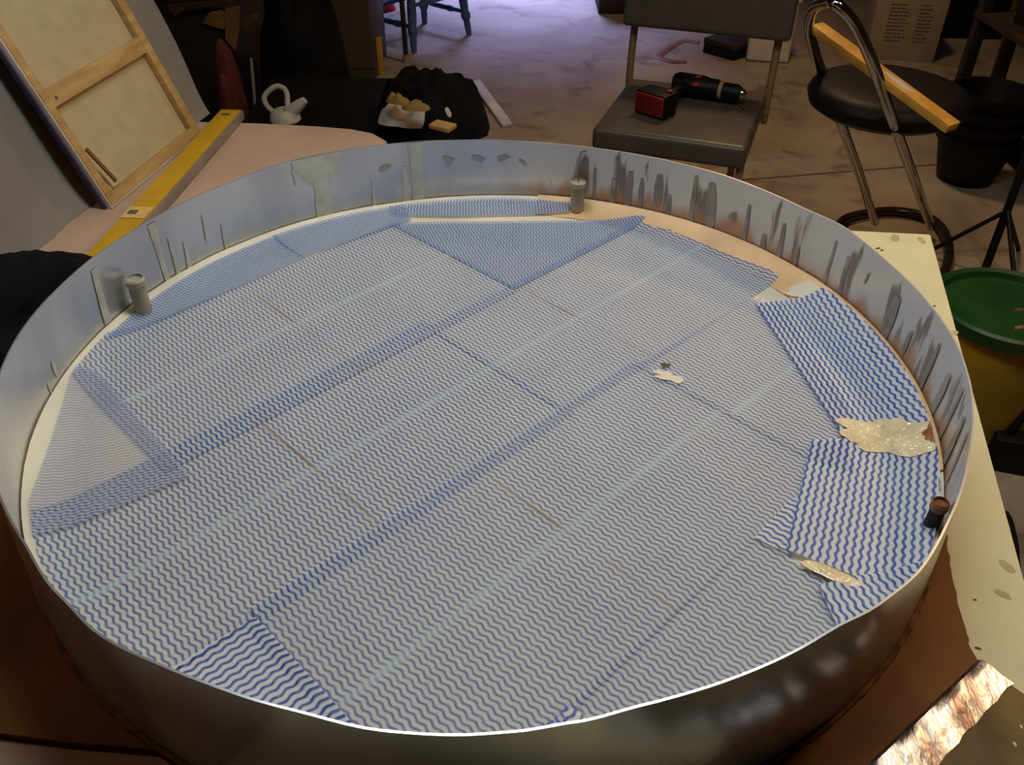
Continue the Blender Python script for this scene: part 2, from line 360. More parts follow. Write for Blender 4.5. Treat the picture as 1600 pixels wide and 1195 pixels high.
# left table under a beige sheet
lt = thing('covered_table', (-0.8, 0.2, FL), 'table covered with a pinkish beige dust sheet behind the ring on the left', 'table')
lp = [(-1.5, 1.17), (-0.60, 1.135), (-0.45, 1.118), (-0.36, 1.10), (-0.305, 1.075), (-0.268, 1.03), (-0.258, 0.95), (-0.258, -0.76), (-1.5, -0.76)]
bm = bmesh.new(); nz_ = 5
def sheet(poly, z1, drop):
    bm = bmesh.new(); cx = sum(p[0] for p in poly)/len(poly); cy = sum(p[1] for p in poly)/len(poly)
    prof = [(0, 0), (0.004, -0.001), (0.010, -0.005), (0.014, -0.013), (0.015, -drop)]
    rings = [[bm.verts.new((p[0]*(1-0)+(p[0]-cx)/math.hypot(p[0]-cx, p[1]-cy)*(e-0.014), p[1]+(p[1]-cy)/math.hypot(p[0]-cx, p[1]-cy)*(e-0.014), z1+dz)) for p in poly] for e, dz in prof]
    bm.faces.new(rings[0][::-1])
    for a, b_ in zip(rings, rings[1:]):
        for j in range(len(poly)): bm.faces.new((a[j], a[(j+1) % len(poly)], b_[(j+1) % len(poly)], b_[j]))
    bm.faces.new(rings[-1]); bmesh.ops.recalc_face_normals(bm, faces=bm.faces); return bm
obj('dust_sheet', sheet(lp, ZT, 0.16), 'pink', parent=lt)
obj('table_top', prism([(x*0.96-0.02, y*0.96+0.02) for x, y in lp], ZT-0.06, ZT-0.03), 'dark', parent=lt)
for (x, y) in ((-1.35, 1.0), (-0.36, 0.98), (-0.36, -0.65), (-1.35, -0.65)):
    obj('leg', B((x-0.03, y-0.03, FL), (x+0.03, y+0.03, ZT-0.06)), 'dark', parent=lt)

# ------------------------------------------------------------------ brown base board, foil-edged board
def edge_noise(a, b_, n, amp, seed):
    out = []
    for i in range(n):
        t = i/n; x = a[0]+(b_[0]-a[0])*t; y = a[1]+(b_[1]-a[1])*t
        k = amp*noise.noise(Vector((x*40, y*40, seed))) if i else 0
        d = Vector((b_[0]-a[0], b_[1]-a[1])).normalized(); out.append((x-d.y*k, y+d.x*k))
    return out
bp_ = []
cor = [(-1.10, -0.44), (0.535, -0.612), (0.530, -0.47), (0.535, -0.39), (0.556, -0.283), (0.60, -0.14), (0.625, 0.0), (0.50, 0.40), (-0.2, 0.52), (-0.62, 0.25), (-1.10, 0.16)]
for i, c_ in enumerate(cor):
    bp_ += edge_noise(c_, cor[(i+1) % len(cor)], 14, 0.006, 2.0)
obj('base_board', prism(bp_, ZT, 0.0), 'brown', label='brown oiled hardboard base sheet directly under the metal ring', cat='board')
O_ = at(1530, 1031, 0.012); e1 = (at(1357, 1195, 0.012)-O_).normalized(); Mo = frame((O_.x, O_.y, 0.0), e1, ez=(0, 0, 1))
fb = thing('foil_edged_board', (O_.x, O_.y, 0.0), 'worn olive brown board with silver foil edge at front right corner', 'board')
obj('panel', B((0.0, 0.012, 0.0005), (0.40, 0.36, 0.011), Mo, 0.001), 'olive', parent=fb)
bm = bmesh.new(); rows = []
for i in range(41):
    x = -0.002+0.42*i/40; row = []
    wdt = 0.036+0.006*noise.noise(Vector((x*30, 0, 1)))+0.12*x*0.18
    for j, (y, z) in enumerate(((-0.0015, 0.0006), (-0.0015, 0.009), (0.002, 0.0125), (0.010, 0.0135), (wdt*0.6, 0.0125), (wdt, 0.0118))):
        k = 0.0012*noise.noise(Vector((x*70, y*70+j*3, 4)))
        row.append(bm.verts.new(Mo @ Vector((x+(0.004*noise.noise(Vector((y*90, 1, 7))) if i in (0,) else 0), y, z+(k if j > 1 else 0)))))
    rows.append(row)
for a, b_ in zip(rows, rows[1:]):
    for j in range(5): bm.faces.new((a[j], a[j+1], b_[j+1], b_[j]))
obj('foil_tape', bm, 'foil', parent=fb, label='crinkled silver foil tape')
for k in range(14):
    x, y = random.uniform(0.02, 0.3), random.uniform(0.06, 0.16); r = random.uniform(0.0015, 0.005)
    q = Mo @ Vector((x, y, 0)); obj('paint_fleck', blob(q.x, q.y, r, r*0.6, k, 0.0004, k, lambda X, Y: 0.0112, n=12, m=2), 'whitep' if k % 3 else 'spot', parent=fb)

# ------------------------------------------------------------------ the ring
RT = [(5.3, 0.6021), (12.0, 0.6017), (24.7, 0.6085), (33.1, 0.5989), (45.8, 0.5992), (57.7, 0.5957), (69.4, 0.5913), (81.1, 0.5916), (93.9, 0.5988), (105.3, 0.6041), (115.4, 0.6095), (126.8, 0.6125), (139.4, 0.5994), (160.2, 0.5946), (173.0, 0.596), (185.3, 0.5988), (204.0, 0.5975), (223.5, 0.5951), (232.2, 0.6007), (237.8, 0.605), (245.7, 0.6013), (250.8, 0.6001), (256.4, 0.6005), (264.1, 0.6048), (268.8, 0.6048), (273.5, 0.603), (278.4, 0.5992), (283.5, 0.595), (289.0, 0.5947), (295.0, 0.5946), (302.0, 0.5935), (307.6, 0.5997), (313.9, 0.6029), (323.1, 0.5982), (331.7, 0.5971), (339.7, 0.5991), (347.0, 0.6023), (355.6, 0.6049)]
def rim_r(th):
    d = math.degrees(th) % 360; n = len(RT)
    for i in range(n):
        a0, r0 = RT[i]; a1, r1 = RT[(i+1) % n]
        if i == n-1: a1 += 360
        dd = d if d >= a0 else d+360
        if a0 <= dd < a1:
            t = (dd-a0)/(a1-a0); t = t*t*(3-2*t); return r0+(r1-r0)*t
    return 0.6
def ring_r(th, z):
    k = max(0.0, min(1.0, z/0.165)); return 0.603+(rim_r(th)-0.603)*k*k
ZRIM = 0.165; NR = 240
ring = thing('casting_ring', (0, 0, 0), 'large round aluminium casting ring smeared with plaster in the centre', 'ring mould')
bm = bmesh.new(); rows = []
for i in range(NR):
    th = 2*math.pi*i/NR; zt = ZRIM+0.0008*noise.noise(Vector((math.cos(th)*5, math.sin(th)*5, 0)))
    row = []
    for (zz, off) in [(0.0, 0.0)]+[(zt*k/8, 0.0) for k in range(1, 9)]+[(zt*k/8, -0.0022) for k in range(8, -1, -1)]:
        r = ring_r(th, zz)+off+0.0012*noise.noise(Vector((math.cos(th)*7, math.sin(th)*7, zz*12+3)))
        row.append(bm.verts.new((r*math.cos(th), r*math.sin(th), zz+0.0004)))
    rows.append(row)
nn_ = len(rows[0])
for i in range(NR):
    a, b_ = rows[i], rows[(i+1) % NR]
    for j in range(nn_-1): bm.faces.new((a[j], b_[j], b_[j+1], a[j+1]))
    bm.faces.new((a[-1], b_[-1], b_[0], a[0]))
bmesh.ops.recalc_face_normals(bm, faces=bm.faces)
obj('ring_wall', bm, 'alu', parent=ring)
bm = bmesh.new(); pts = []; rs = []
for i in range(420):
    th = 2*math.pi*i/420; k = noise.noise(Vector((i*0.9, 0, 0)))
    pts.append(((0.6055+0.001*k)*math.cos(th), (0.6055+0.001*k)*math.sin(th), 0.002)); rs.append(0.0026+0.0018*abs(noise.noise(Vector((i*0.55, 2, 0)))))
tube(bm, pts, rs, 7, True); obj('sealant_bead', bm, 'bead', parent=ring, label='lumpy brown sealant bead around the foot')
def wall_patch(px, py, W, zt, zb, mname, name='plaster_drip', lean=0.0, thick=0.0009, nx=6, nz=14):
    """a run of plaster on the inner wall; W(t) is the half width in metres from the top (t=0) to the bottom (t=1)"""
    g = at(px, py, 0.165); th0 = math.atan2(g.y, g.x)
    bm = bmesh.new(); R_ = []
    for i in range(nz+1):
        t = i/nz; z = zt+(zb-zt)*t; hw = W(t); row = []
        for j in range(nx+1):
            s = -1+2*j/nx; th = th0+(s*hw*(1+0.15*noise.noise(Vector((z*70, s*2, px*0.1))))+lean*t)/0.6
            edge = (1-s*s)*min(1, 6*t+0.15)
            r = ring_r(th, z)-0.0036-thick*edge*(0.6+0.4*noise.noise(Vector((th*80, z*50, 2))))
            row.append(bm.verts.new((r*math.cos(th), r*math.sin(th), z)))
        R_.append(row)
    for a, b_ in zip(R_, R_[1:]):
        for j in range(nx): bm.faces.new((a[j], b_[j], b_[j+1], a[j+1]))
    bmesh.ops.recalc_face_normals(bm, faces=bm.faces)
    return obj(name, bm, mname, parent=ring)
def taper(a, b_, c): return lambda t: a*(1-t)**2+2*b_*t*(1-t)+c*t*t
# pale pours on the back left
wall_patch(493, 243, lambda t: 0.036*max(0, 1-t/0.42)**0.6+0.012+0.006*t*t, 0.1646, 0.046, 'drip', nx=10, nz=36)
wall_patch(455, 252, lambda t: 0.004*(1-t), 0.148, 0.118, 'drip')
wall_patch(648, 222, taper(.013, .010, .012), 0.1646, 0.045, 'drip')
wall_patch(628, 223, taper(.004, .004, .008), 0.12, 0.047, 'drip')
wall_patch(575, 229, taper(.001, .002, .004), 0.10, 0.045, 'drip')
wall_patch(226, 342, taper(.010, .004, .006), 0.160, 0.046, 'drip', lean=-0.008)
wall_patch(246, 331, taper(.002, .003, .005), 0.12, 0.046, 'drip', lean=-0.005)
wall_patch(268, 320, taper(.002, .003, .006), 0.10, 0.046, 'drip')
wall_patch(306, 305, taper(.001, .002, .003), 0.13, 0.08, 'drip')
wall_patch(335, 296, taper(.001, .002, .003), 0.10, 0.05, 'drip')
wall_patch(50, 490, taper(.002, .007, .001), 0.085, 0.060, 'drip')
wall_patch(38, 508, taper(.001, .004, .001), 0.07, 0.052, 'drip')
wall_patch(140, 406, taper(.006, .007, .008), 0.15, 0.055, 'drip')
# faint dark smears high on the back wall
for k, (px, w_, z_) in enumerate(((600, .016, .122), (694, .012, .128), (708, .007, .123), (742, .016, .128), (790, .014, .130), (812, .007, .124))):
    wall_patch(px, 222, (lambda t, w_=w_, k=k: w_*(0.25+abs(math.sin(math.pi*t))*(0.7+0.6*noise.noise(Vector((t*5, k, 1)))))*(1-0.5*t)), z_+0.006, z_-0.008, 'smear', name='smear_mark', thick=0.0003, nz=10, lean=0.012*(-1)**k)
# grey streaks on the back right
for (px, py, w_, zt, zb, ln) in ((930, 234, .004, .125, .055, 0), (960, 238, .007, .11, .05, 0), (985, 243, .009, .13, .05, .004), (1003, 247, .006, .12, .06, 0), (1030, 252, .010, .135, .075, 0), (1048, 256, .006, .10, .05, 0), (1085, 266, .006, .15, .05, 0), (1112, 272, .012, .145, .062, -.006), (1150, 286, .008, .105, .09, .006), (1170, 294, .005, .13, .05, 0), (1200, 306, .007, .09, .055, 0), (1225, 318, .006, .125, .05, 0), (1255, 330, .004, .10, .05, 0), (1305, 356, .004, .14, .05, .0), (1330, 370, .006, .13, .06, -.004), (1362, 395, .003, .13, .11, .004), (1405, 436, .013, .135, .055, .008), (1432, 466, .006, .11, .07, .004), (1470, 512, .006, .14, .06, .006), (1492, 550, .010, .13, .055, .01), (1505, 590, .006, .15, .06, .012), (1515, 625, .010, .14, .055, .01), (1520, 660, .007, .15, .06, .012)):
    wall_patch(px, py, taper(w_*0.5, w_*1.1, w_*0.7), zt, zb, 'dripgrey', lean=ln)

# ------------------------------------------------------------------ plaster slab in the ring
ZC = 0.038
def surf(x, y):
    r = math.hypot(x, y); 
    if r <= 0.545: return ZC
    th = math.atan2(y, x); h = 0.010+0.009*max(0, math.cos(th-0.35))+0.004*max(0, math.cos(th-3.3))
    return ZC+h*((r-0.545)/0.05)**1.6
bm = bmesh.new(); rings = [[bm.verts.new((0, 0, ZC))]]
rads = [0.2, 0.4, 0.5, 0.545, 0.555, 0.565, 0.575, 0.585, None, 'low']
for rr in rads:
    ring_ = []
    for j in range(160):
        th = 2*math.pi*j/160
        r = (ring_r(th, 0.045)-0.0045) if rr in (None, 'low') else rr
        x, y = r*math.cos(th), r*math.sin(th)
        z = 0.0006 if rr == 'low' else surf(x, y)+(0.0007*noise.noise(Vector((x*30, y*30, 1))) if r > 0.5 else -0.0004)
        ring_.append(bm.verts.new((x, y, z)))
    rings.append(ring_)
for j in range(160): bm.faces.new((rings[0][0], rings[1][j], rings[1][(j+1) % 160]))
for a, b_ in zip(rings[1:], rings[2:]):
    for j in range(160): bm.faces.new((a[j], b_[j], b_[(j+1) % 160], a[(j+1) % 160]))
bm.faces.new(rings[-1][::-1])
obj('plaster_slab', bm, 'plaster', label='round cream plaster slab filling the ring beneath the striped cloths', cat='plaster', origin=(0, 0, 0))

# ------------------------------------------------------------------ dishcloths
CIRC = 0.5895
def clip(poly, a, b_):
    out = []; n = len(poly)
    nx, ny = -(b_[1]-a[1]), (b_[0]-a[0])
    def d(p): return (p[0]-a[0])*nx+(p[1]-a[1])*ny
    for i in range(n):
        p, q = poly[i], poly[(i+1) % n]; dp, dq = d(p), d(q)
        if dp >= 0: out.append(p)
        if (dp > 0) != (dq > 0) and dp != dq and dp*dq < 0:
            t = dp/(dp-dq); out.append((p[0]+(q[0]-p[0])*t, p[1]+(q[1]-p[1])*t))
    return out
def uv2xy(p): return ((p[0]+p[1])/S2, (p[0]-p[1])/S2)
def dishcloth(poly_uv, layer, label, sdir=None, org=(0, 0), material='cloth', rc=CIRC, step=0.014, lift=None, ragged=0.0, wr=0.0006, hem_of=None):
    """poly_uv: outline in the cloth grid (u, v); sdir: direction across the stripes in world xy; org: where the folds cross (u, v)"""
    P = [uv2xy(p) for p in poly_uv]
    sd = Vector(sdir if sdir else (1/S2, 1/S2)).normalized(); td = Vector((sd.y, -sd.x)); o = Vector(uv2xy(org))
    if ragged:
        Q = []
        for i, a in enumerate(P):
            Q += [a]
        P = Q
    st = [((Vector(p)-o).dot(sd), (Vector(p)-o).dot(td)) for p in P]
    area2 = sum(st[i][0]*st[(i+1) % len(st)][1]-st[(i+1) % len(st)][0]*st[i][1] for i in range(len(st)))
    if area2 < 0: st = st[::-1]
    # the circle in the same frame
    co = (-(o.dot(sd)), -(o.dot(td)))
    circ = [(co[0]+rc*math.cos(2*math.pi*k/120), co[1]+rc*math.sin(2*math.pi*k/120)) for k in range(120)]
    def lines(lo, hi):
        L_ = set(round(lo+k*(hi-lo)/max(1, math.ceil((hi-lo)/step)), 5) for k in range(max(1, math.ceil((hi-lo)/step))+1))
        if lo < 0 < hi and material == 'cloth': L_ |= {-0.006, -0.003, 0.0, 0.003, 0.006}
        return sorted(L_)
    ss = lines(min(p[0] for p in st), max(p[0] for p in st)); ts = lines(min(p[1] for p in st), max(p[1] for p in st))
    bm = bmesh.new(); uvl = bm.loops.layers.uv.new('UVMap'); V = {}
    def vert(p):
        k = (round(p[0], 5), round(p[1], 5))
        if k not in V:
            w_ = o+sd*p[0]+td*p[1]
            z = surf(w_.x, w_.y)+0.0009+layer*0.0009+wr*noise.noise(Vector((w_.x*14, w_.y*14, layer)))
            if material == 'cloth':
                z += 0.0022*math.exp(-(p[0]/0.003)**2)*max(0, 0.4+1.2*noise.noise(Vector((w_.x*9, w_.y*9, 4))))+0.0011*math.exp(-(p[1]/0.004)**2)
            if lift: z += lift(p)
            V[k] = (bm.verts.new((w_.x, w_.y, z)), p)
        return V[k]
    for i in range(len(ss)-1):
        for j in range(len(ts)-1):
            c = [(ss[i], ts[j]), (ss[i+1], ts[j]), (ss[i+1], ts[j+1]), (ss[i], ts[j+1])]
            for k in range(len(st)):
                c = clip(c, st[k], st[(k+1) % len(st)])
                if len(c) < 3: break
            if len(c) >= 3 and max(math.hypot(p[0]-co[0], p[1]-co[1]) for p in c) > rc*0.99:
                for k in range(120):
                    c = clip(c, circ[k], circ[(k+1) % 120])
                    if len(c) < 3: break
            if len(c) < 3: continue
            vv = []; pp = []
            for p in c:
                v, p2 = vert(p)
                if v not in vv: vv.append(v); pp.append(p2)
            if len(vv) < 3: continue
            try: f = bm.faces.new(vv)
            except ValueError: continue
            for l, p in zip(f.loops, pp): l[uvl].uv = p
    bmesh.ops.recalc_face_normals(bm, faces=bm.faces)
    if bm.faces and sum(f.normal.z for f in bm.faces) < 0: bmesh.ops.reverse_faces(bm, faces=bm.faces)
    if hem_of: return obj('doubled_hem', bm, 'hem', parent=hem_of, label='darker doubled border')
    return obj('striped_dishcloth', bm, material, label=label, cat='dishcloth', group='striped dishcloths laid in the ring', origin=(o.x, o.y, ZC))
def rect(u0, u1, v0, v1): return [(u0, v0), (u1, v0), (u1, v1), (u0, v1)]
NP = 0.0073
def q_(u): return round(u/NP)*NP            # the stripes of neighbouring cloths run on, so the overlaps read as one darker band
dishcloth(rect(-0.70, 0.045, -0.195, 0.125), 0, 'long striped dishcloth running to the lower left rim, centre row', org=(q_(-0.27), -0.0310))
dishcloth([(0.037, -0.178), (0.565, -0.178), (0.565, 0.148), (0.20, 0.126), (0.037, 0.125)], 1, 'striped dishcloth of the centre row reaching the back right rim', org=(q_(0.225), -0.0310))
dishcloth(rect(-0.41, 0.222, -0.490, -0.155), 2, 'large striped dishcloth in the back left row beside the yellow level', org=(q_(-0.10), -0.3255))
dishcloth(rect(-0.447, 0.20, 0.103, 0.425), 3, 'large striped dishcloth in the front row with a torn cream spot at its corner', org=(q_(-0.127), 0.2635))
dishcloth([(0.192, 0.112), (0.475, 0.126), (0.475, 0.43), (0.192, 0.43)], 4, 'striped dishcloth in the front row partly under the two right hand patches', org=(q_(0.50), 0.2790))
dishcloth([(-0.284, 0.418), (0.028, 0.424), (0.035, 0.62), (-0.284, 0.62)], 2, 'striped dishcloth at the front right rim beside the narrow glossy gap', org=(q_(-0.6), 0.62), wr=0.001)
front_left = dishcloth([(-0.447, 0.118), (-0.62, 0.110), (-0.62, 0.46), (-0.447, 0.40)], 4, 'triangular striped dishcloth at the front left rim with stripes turned crosswise', sdir=(1/S2, -1/S2), org=(-0.70, 0.1205), material='cloth2')
dishcloth([(-0.286, 0.416), (-0.42, 0.416), (-0.42, 0.56), (-0.286, 0.56)], 3, 'small striped triangle of dishcloth at the middle of the front rim', sdir=(1/S2, -1/S2), org=(-0.70, 0.418), material='cloth2')
dishcloth([(0.210, -0.495), (0.552, -0.18), (0.562, -0.160), (0.214, -0.160)], 4, 'triangular striped dishcloth below the back rim between two rows', sdir=(0.94, 0.34), org=(0.0, 0.9), material='clothdouble')
dishcloth([(0.232, -0.50), (0.315, -0.428), (0.472, -0.268), (0.53, -0.33), (0.43, -0.46), (0.25, -0.55)], 5, 'bluish striped dishcloth strip curling up the back wall beside the dowel', sdir=(1, 0.05), org=(0.0, 0.9), material='clothdouble', rc=0.585)
dishcloth([(-0.400, -0.440), (-0.378, -0.415), (-0.390, -0.125), (-0.580, -0.150), (-0.575, -0.172)], 5, 'triangular striped dishcloth at the left rim beside the bare cream strip', sdir=(-0.35, 0.94), org=(0.9, 0.0), material='clothfine')
dishcloth([(-0.345, -0.475), (0.026, -0.490), (0.030, -0.60), (-0.33, -0.60)], 3, 'long blue grey dishcloth strip along the back left wall behind the left dowel', sdir=(0.3, 0.95), org=(0.9, 0.0), material='clothdouble', rc=0.584)
dishcloth([(0.024, -0.492), (0.250, -0.472), (0.290, -0.56), (0.02, -0.60)], 5, 'shorter blue grey dishcloth strip along the back wall below the pale drips', sdir=(0.3, 0.95), org=(0.9, 0.0), material='clothdouble', rc=0.584)
def xy_dir(p, q):
    a, b_ = Vector(uv2xy(p)), Vector(uv2xy(q)); d = (b_-a).normalized(); return (-d.y, d.x)
patch_k = dishcloth([(0.458, 0.145), (0.575, 0.221), (0.52, 0.40), (0.42, 0.52), (0.307, 0.54), (0.251, 0.419)], 6, 'bright striped dishcloth patch on the right rising up the wall', sdir=xy_dir((0.458, 0.145), (0.251, 0.419)), org=(0.458, 0.147), material='cloth2', rc=0.5935)
dishcloth([(0.023, 0.424), (0.030, 0.468), (0.127, 0.434), (0.11, 0.42)], 5, 'tiny dark striped dishcloth scrap at the left corner of the right patch', org=(0.9, 0.9), material='cloth2')
patch_l = dishcloth([(0.222, 0.383), (0.36, 0.50), (0.29, 0.58), (0.101, 0.60), (0.055, 0.545), (0.032, 0.460)], 7, 'square striped dishcloth patch at the right below the glossy resin puddle', sdir=xy_dir((0.222, 0.385), (0.032, 0.462)), org=(0.222, 0.385), material='cloth2', rc=0.5935)
dishcloth([(0.011, 0.512), (0.057, 0.538), (0.12, 0.585), (0.049, 0.62), (-0.028, 0.60), (-0.028, 0.56)], 8, 'small striped dishcloth piece at the lower right rim in front of the square patch', sdir=xy_dir((0.057, 0.541), (0.0, 0.62)), org=(0.011, 0.514), material='cloth2')
# doubled, darker borders of three of the pieces
hk = dict(sdir=xy_dir((0.458, 0.145), (0.251, 0.419)), org=(0.458, 0.147))
dishcloth([(0.459, 0.147), (0.492, 0.168), (0.284, 0.432), (0.253, 0.419)], 7, None, material='hem', hem_of=patch_k, **hk)
hk = dict(sdir=(1/S2, -1/S2), org=(-0.70, 0.1205))
dishcloth([(-0.449, 0.1185), (-0.62, 0.1110), (-0.62, 0.1150), (-0.449, 0.1245)], 5, None, material='hem', hem_of=front_left, **hk)
dishcloth([(-0.448, 0.125), (-0.462, 0.125), (-0.462, 0.40), (-0.448, 0.39)], 5, None, material='hem', hem_of=front_left, **hk)
hk = dict(sdir=xy_dir((0.222, 0.385), (0.032, 0.462)), org=(0.222, 0.385))
dishcloth([(0.220, 0.385), (0.185, 0.40), (0.205, 0.455), (0.255, 0.415)], 8, None, material='hem', hem_of=patch_l, **hk)

# resin puddles and residue
zz = lambda k: (lambda X, Y: surf(X, Y)+k)
def spill(px, py, rx, ry, rot, th, seed, m, name, label, cat, k=0.0085, rag=0.35):
    g = at(px, py, ZC+k); return obj(name, blob(g.x, g.y, rx, ry, rot, th, seed, zz(k), rag=rag, rmax=0.591), m, label=label, cat=cat)
spill(1396, 682, 0.068, 0.034, -0.2, 0.0018, 3, 'resin', 'resin_puddle', 'wet glossy cream resin puddle between the two right hand cloth patches', 'resin', k=0.0082, rag=0.5)
spill(1302, 897, 0.038, 0.0085, -0.55, 0.0007, 5, 'resin', 'resin_puddle', 'narrow glossy resin sliver in the gap at the lower right', 'resin', k=0.0078, rag=0.25)
spill(1042, 588, 0.021, 0.011, -0.5, 0.0012, 9, 'plaster', 'plaster_spot', 'small cream torn plaster spot near the middle of the cloths', 'plaster', k=0.0055, rag=0.6)
spill(1040, 570, 0.007, 0.005, 0.2, 0.0012, 2, 'spot', 'grime_spot', 'small dark smudge above the cream torn spot', 'smudge', k=0.0055, rag=0.5)
spill(1258, 460, 0.030, 0.017, -0.2, 0.0015, 12, 'plaster', 'plaster_spot', 'cream plaster patch at the top corner of the bright right patch', 'plaster', k=0.0035, rag=0.3)
spill(1455, 690, 0.018, 0.014, 0.9, 0.002, 21, 'rust', 'residue_spot', 'orange brown residue smear at the right end of the resin puddle', 'residue', k=0.0095, rag=0.4)
spill(1478, 775, 0.008, 0.016, 0.3, 0.003, 25, 'rust', 'residue_spot', 'orange brown residue lump against the right wall', 'residue', k=0.009, rag=0.3)
# peach fillet: bare resin at the back right wall foot, warm glow painted into its colour
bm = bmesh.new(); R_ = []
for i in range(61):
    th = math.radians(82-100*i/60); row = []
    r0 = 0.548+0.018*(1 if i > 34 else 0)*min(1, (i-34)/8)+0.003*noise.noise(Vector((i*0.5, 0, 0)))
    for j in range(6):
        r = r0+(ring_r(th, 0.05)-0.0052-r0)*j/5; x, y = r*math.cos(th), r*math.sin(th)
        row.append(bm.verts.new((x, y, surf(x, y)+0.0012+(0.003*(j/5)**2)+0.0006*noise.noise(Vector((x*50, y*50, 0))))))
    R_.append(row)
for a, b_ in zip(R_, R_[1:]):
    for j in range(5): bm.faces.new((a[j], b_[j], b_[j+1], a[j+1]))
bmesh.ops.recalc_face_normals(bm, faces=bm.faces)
obj('resin_fillet', bm, mat('peach_glow_resin', (0.86, 0.52, 0.25), 0.4, var=0.08, scale=14), label='peach resin fillet with painted-in warm glow along the foot of the back right wall', cat='resin')

# pegs
for (px, py, rr, m, lab) in ((903, 327, 0.574, 'peg', 'short plastered dowel standing at the back wall near the grey chair'), (211, 487, 0.578, 'peg', 'short plastered dowel standing at the left wall near the yellow level'), (1484, 846, 0.5885, 'dark', 'short dark dowel against the right wall partly hidden by the rim')):
    g = at(px, py, 0.04); th = math.atan2(g.y, g.x); x, y = rr*math.cos(th), rr*math.sin(th); z0 = surf(x, y)
    pg = thing('dowel_peg', (x, y, z0), lab, 'peg', group='dowel pegs inside the ring'); ks = 1.0 if px < 1000 else 0.66
    obj('dowel', LA([(0.0125*ks, 0.0), (0.0135*ks, 0.004), (0.0128*ks, 0.02), (0.0130*ks, 0.048 if px < 1000 else 0.030)], at_=(x, y, z0), n=20), m, parent=pg)
    obj('cap', LA([(r_*ks, z_-(0 if px < 1000 else 0.018)) for r_, z_ in ((0.0130, 0.048), (0.0152, 0.050), (0.0152, 0.058), (0.0125, 0.061), (0.0122, 0.057))], at_=(x, y, z0), n=20), 'peg' if m == 'peg' else 'rust', parent=pg)
    if px == 903:
        obj('wire', T(spline([(x, y, z0+0.05), (x+0.001, y+0.006, z0+0.085), (x+0.002, y+0.012, z0+0.108), (x+0.018, y+0.014, z0+0.115)], 5), 0.0012, 6), 'wire', parent=pg)

# ------------------------------------------------------------------ left: backdrop, canvas, level, black cloth
A_ = at(164, 326, ZT); B_ = at(305, 210, ZT); eb = (B_-A_).normalized(); nb = Vector((-eb.y, eb.x, 0)); tl = math.radians(21)
up = Vector((0, 0, math.cos(tl)))+nb*math.sin(tl); out_ = eb.cross(up)            # out_ points to the viewer's side
Mc = Matrix(((eb.x, up.x, out_.x, A_.x), (eb.y, up.y, out_.y, A_.y), (eb.z, up.z, out_.z, A_.z), (0, 0, 0, 1)))
LW = (B_-A_).length; LH = 0.47
# Mc: x along the foot, y up the slope, z towards the table
if out_.x < 0: flip = -1
else: flip = 1
cv = thing('canvas_stretcher', A_, 'raw canvas on a pine stretcher seen from the back, leaning on grey fabric', 'canvas')
th_ = 0.018*flip
def cbox(lo, hi, bev=0.0012):
    l = (lo[0], lo[1], min(lo[2], hi[2])); h = (hi[0], hi[1], max(lo[2], hi[2])); return B(l, h, Mc, bev)
obj('canvas_sheet', cbox((0.006, 0.006, -0.001*flip), (LW-0.006, LH-0.006, 0.002*flip), 0), 'canvas', parent=cv)
obj('stretcher_rail', cbox((0.004, 0.0, 0.002*flip), (0.024, LH, th_)), 'wood', parent=cv)
obj('stretcher_rail', cbox((LW-0.026, 0.0, 0.002*flip), (LW, LH, th_)), 'wood', parent=cv)
obj('stretcher_rail', cbox((0.024, 0.0, 0.002*flip), (LW-0.026, 0.022, th_)), 'wood', parent=cv)
obj('stretcher_rail', cbox((0.024, LH-0.022, 0.002*flip), (LW-0.026, LH, th_)), 'wood', parent=cv)
cb = obj('cross_bar', cbox((0.024, 0.205, 0.004*flip), (LW-0.026, 0.240, th_*0.95)), 'wood', parent=cv)
bm = LA([(0.0035, 0), (0.0035, 0.001)], Mc @ Matrix.Translation((0.040, 0.219, th_*0.96)), 10); obj('knot', bm, 'spot', parent=cb)
obj('canvas_edge', cbox((0.0, 0.0, -0.001*flip), (0.004, LH, th_*0.9), 0.0008), 'whitep', parent=cv, label='chalky white canvas edge')
obj('painted_edge', cbox((-0.004, 0.0, -0.004*flip), (0.001, LH, th_*0.35), 0.0008), 'indigo', parent=cv, label='dark indigo painted edge')
obj('canvas_edge', cbox((0.0, -0.004, -0.001*flip), (LW, 0.0, th_*0.9), 0.0008), 'whitep', parent=cv, label='chalky white canvas edge')
obj('loose_strip', B((0, -0.004, 0), (0.085, 0.004, 0.004), frame(Mc @ Vector((0.028, 0.115, th_*1.02)), Mc.to_3x3() @ Vector((0.28, -1, 0)), Mc.to_3x3() @ Vector((1, 0.28, 0)))), 'card', parent=cv)
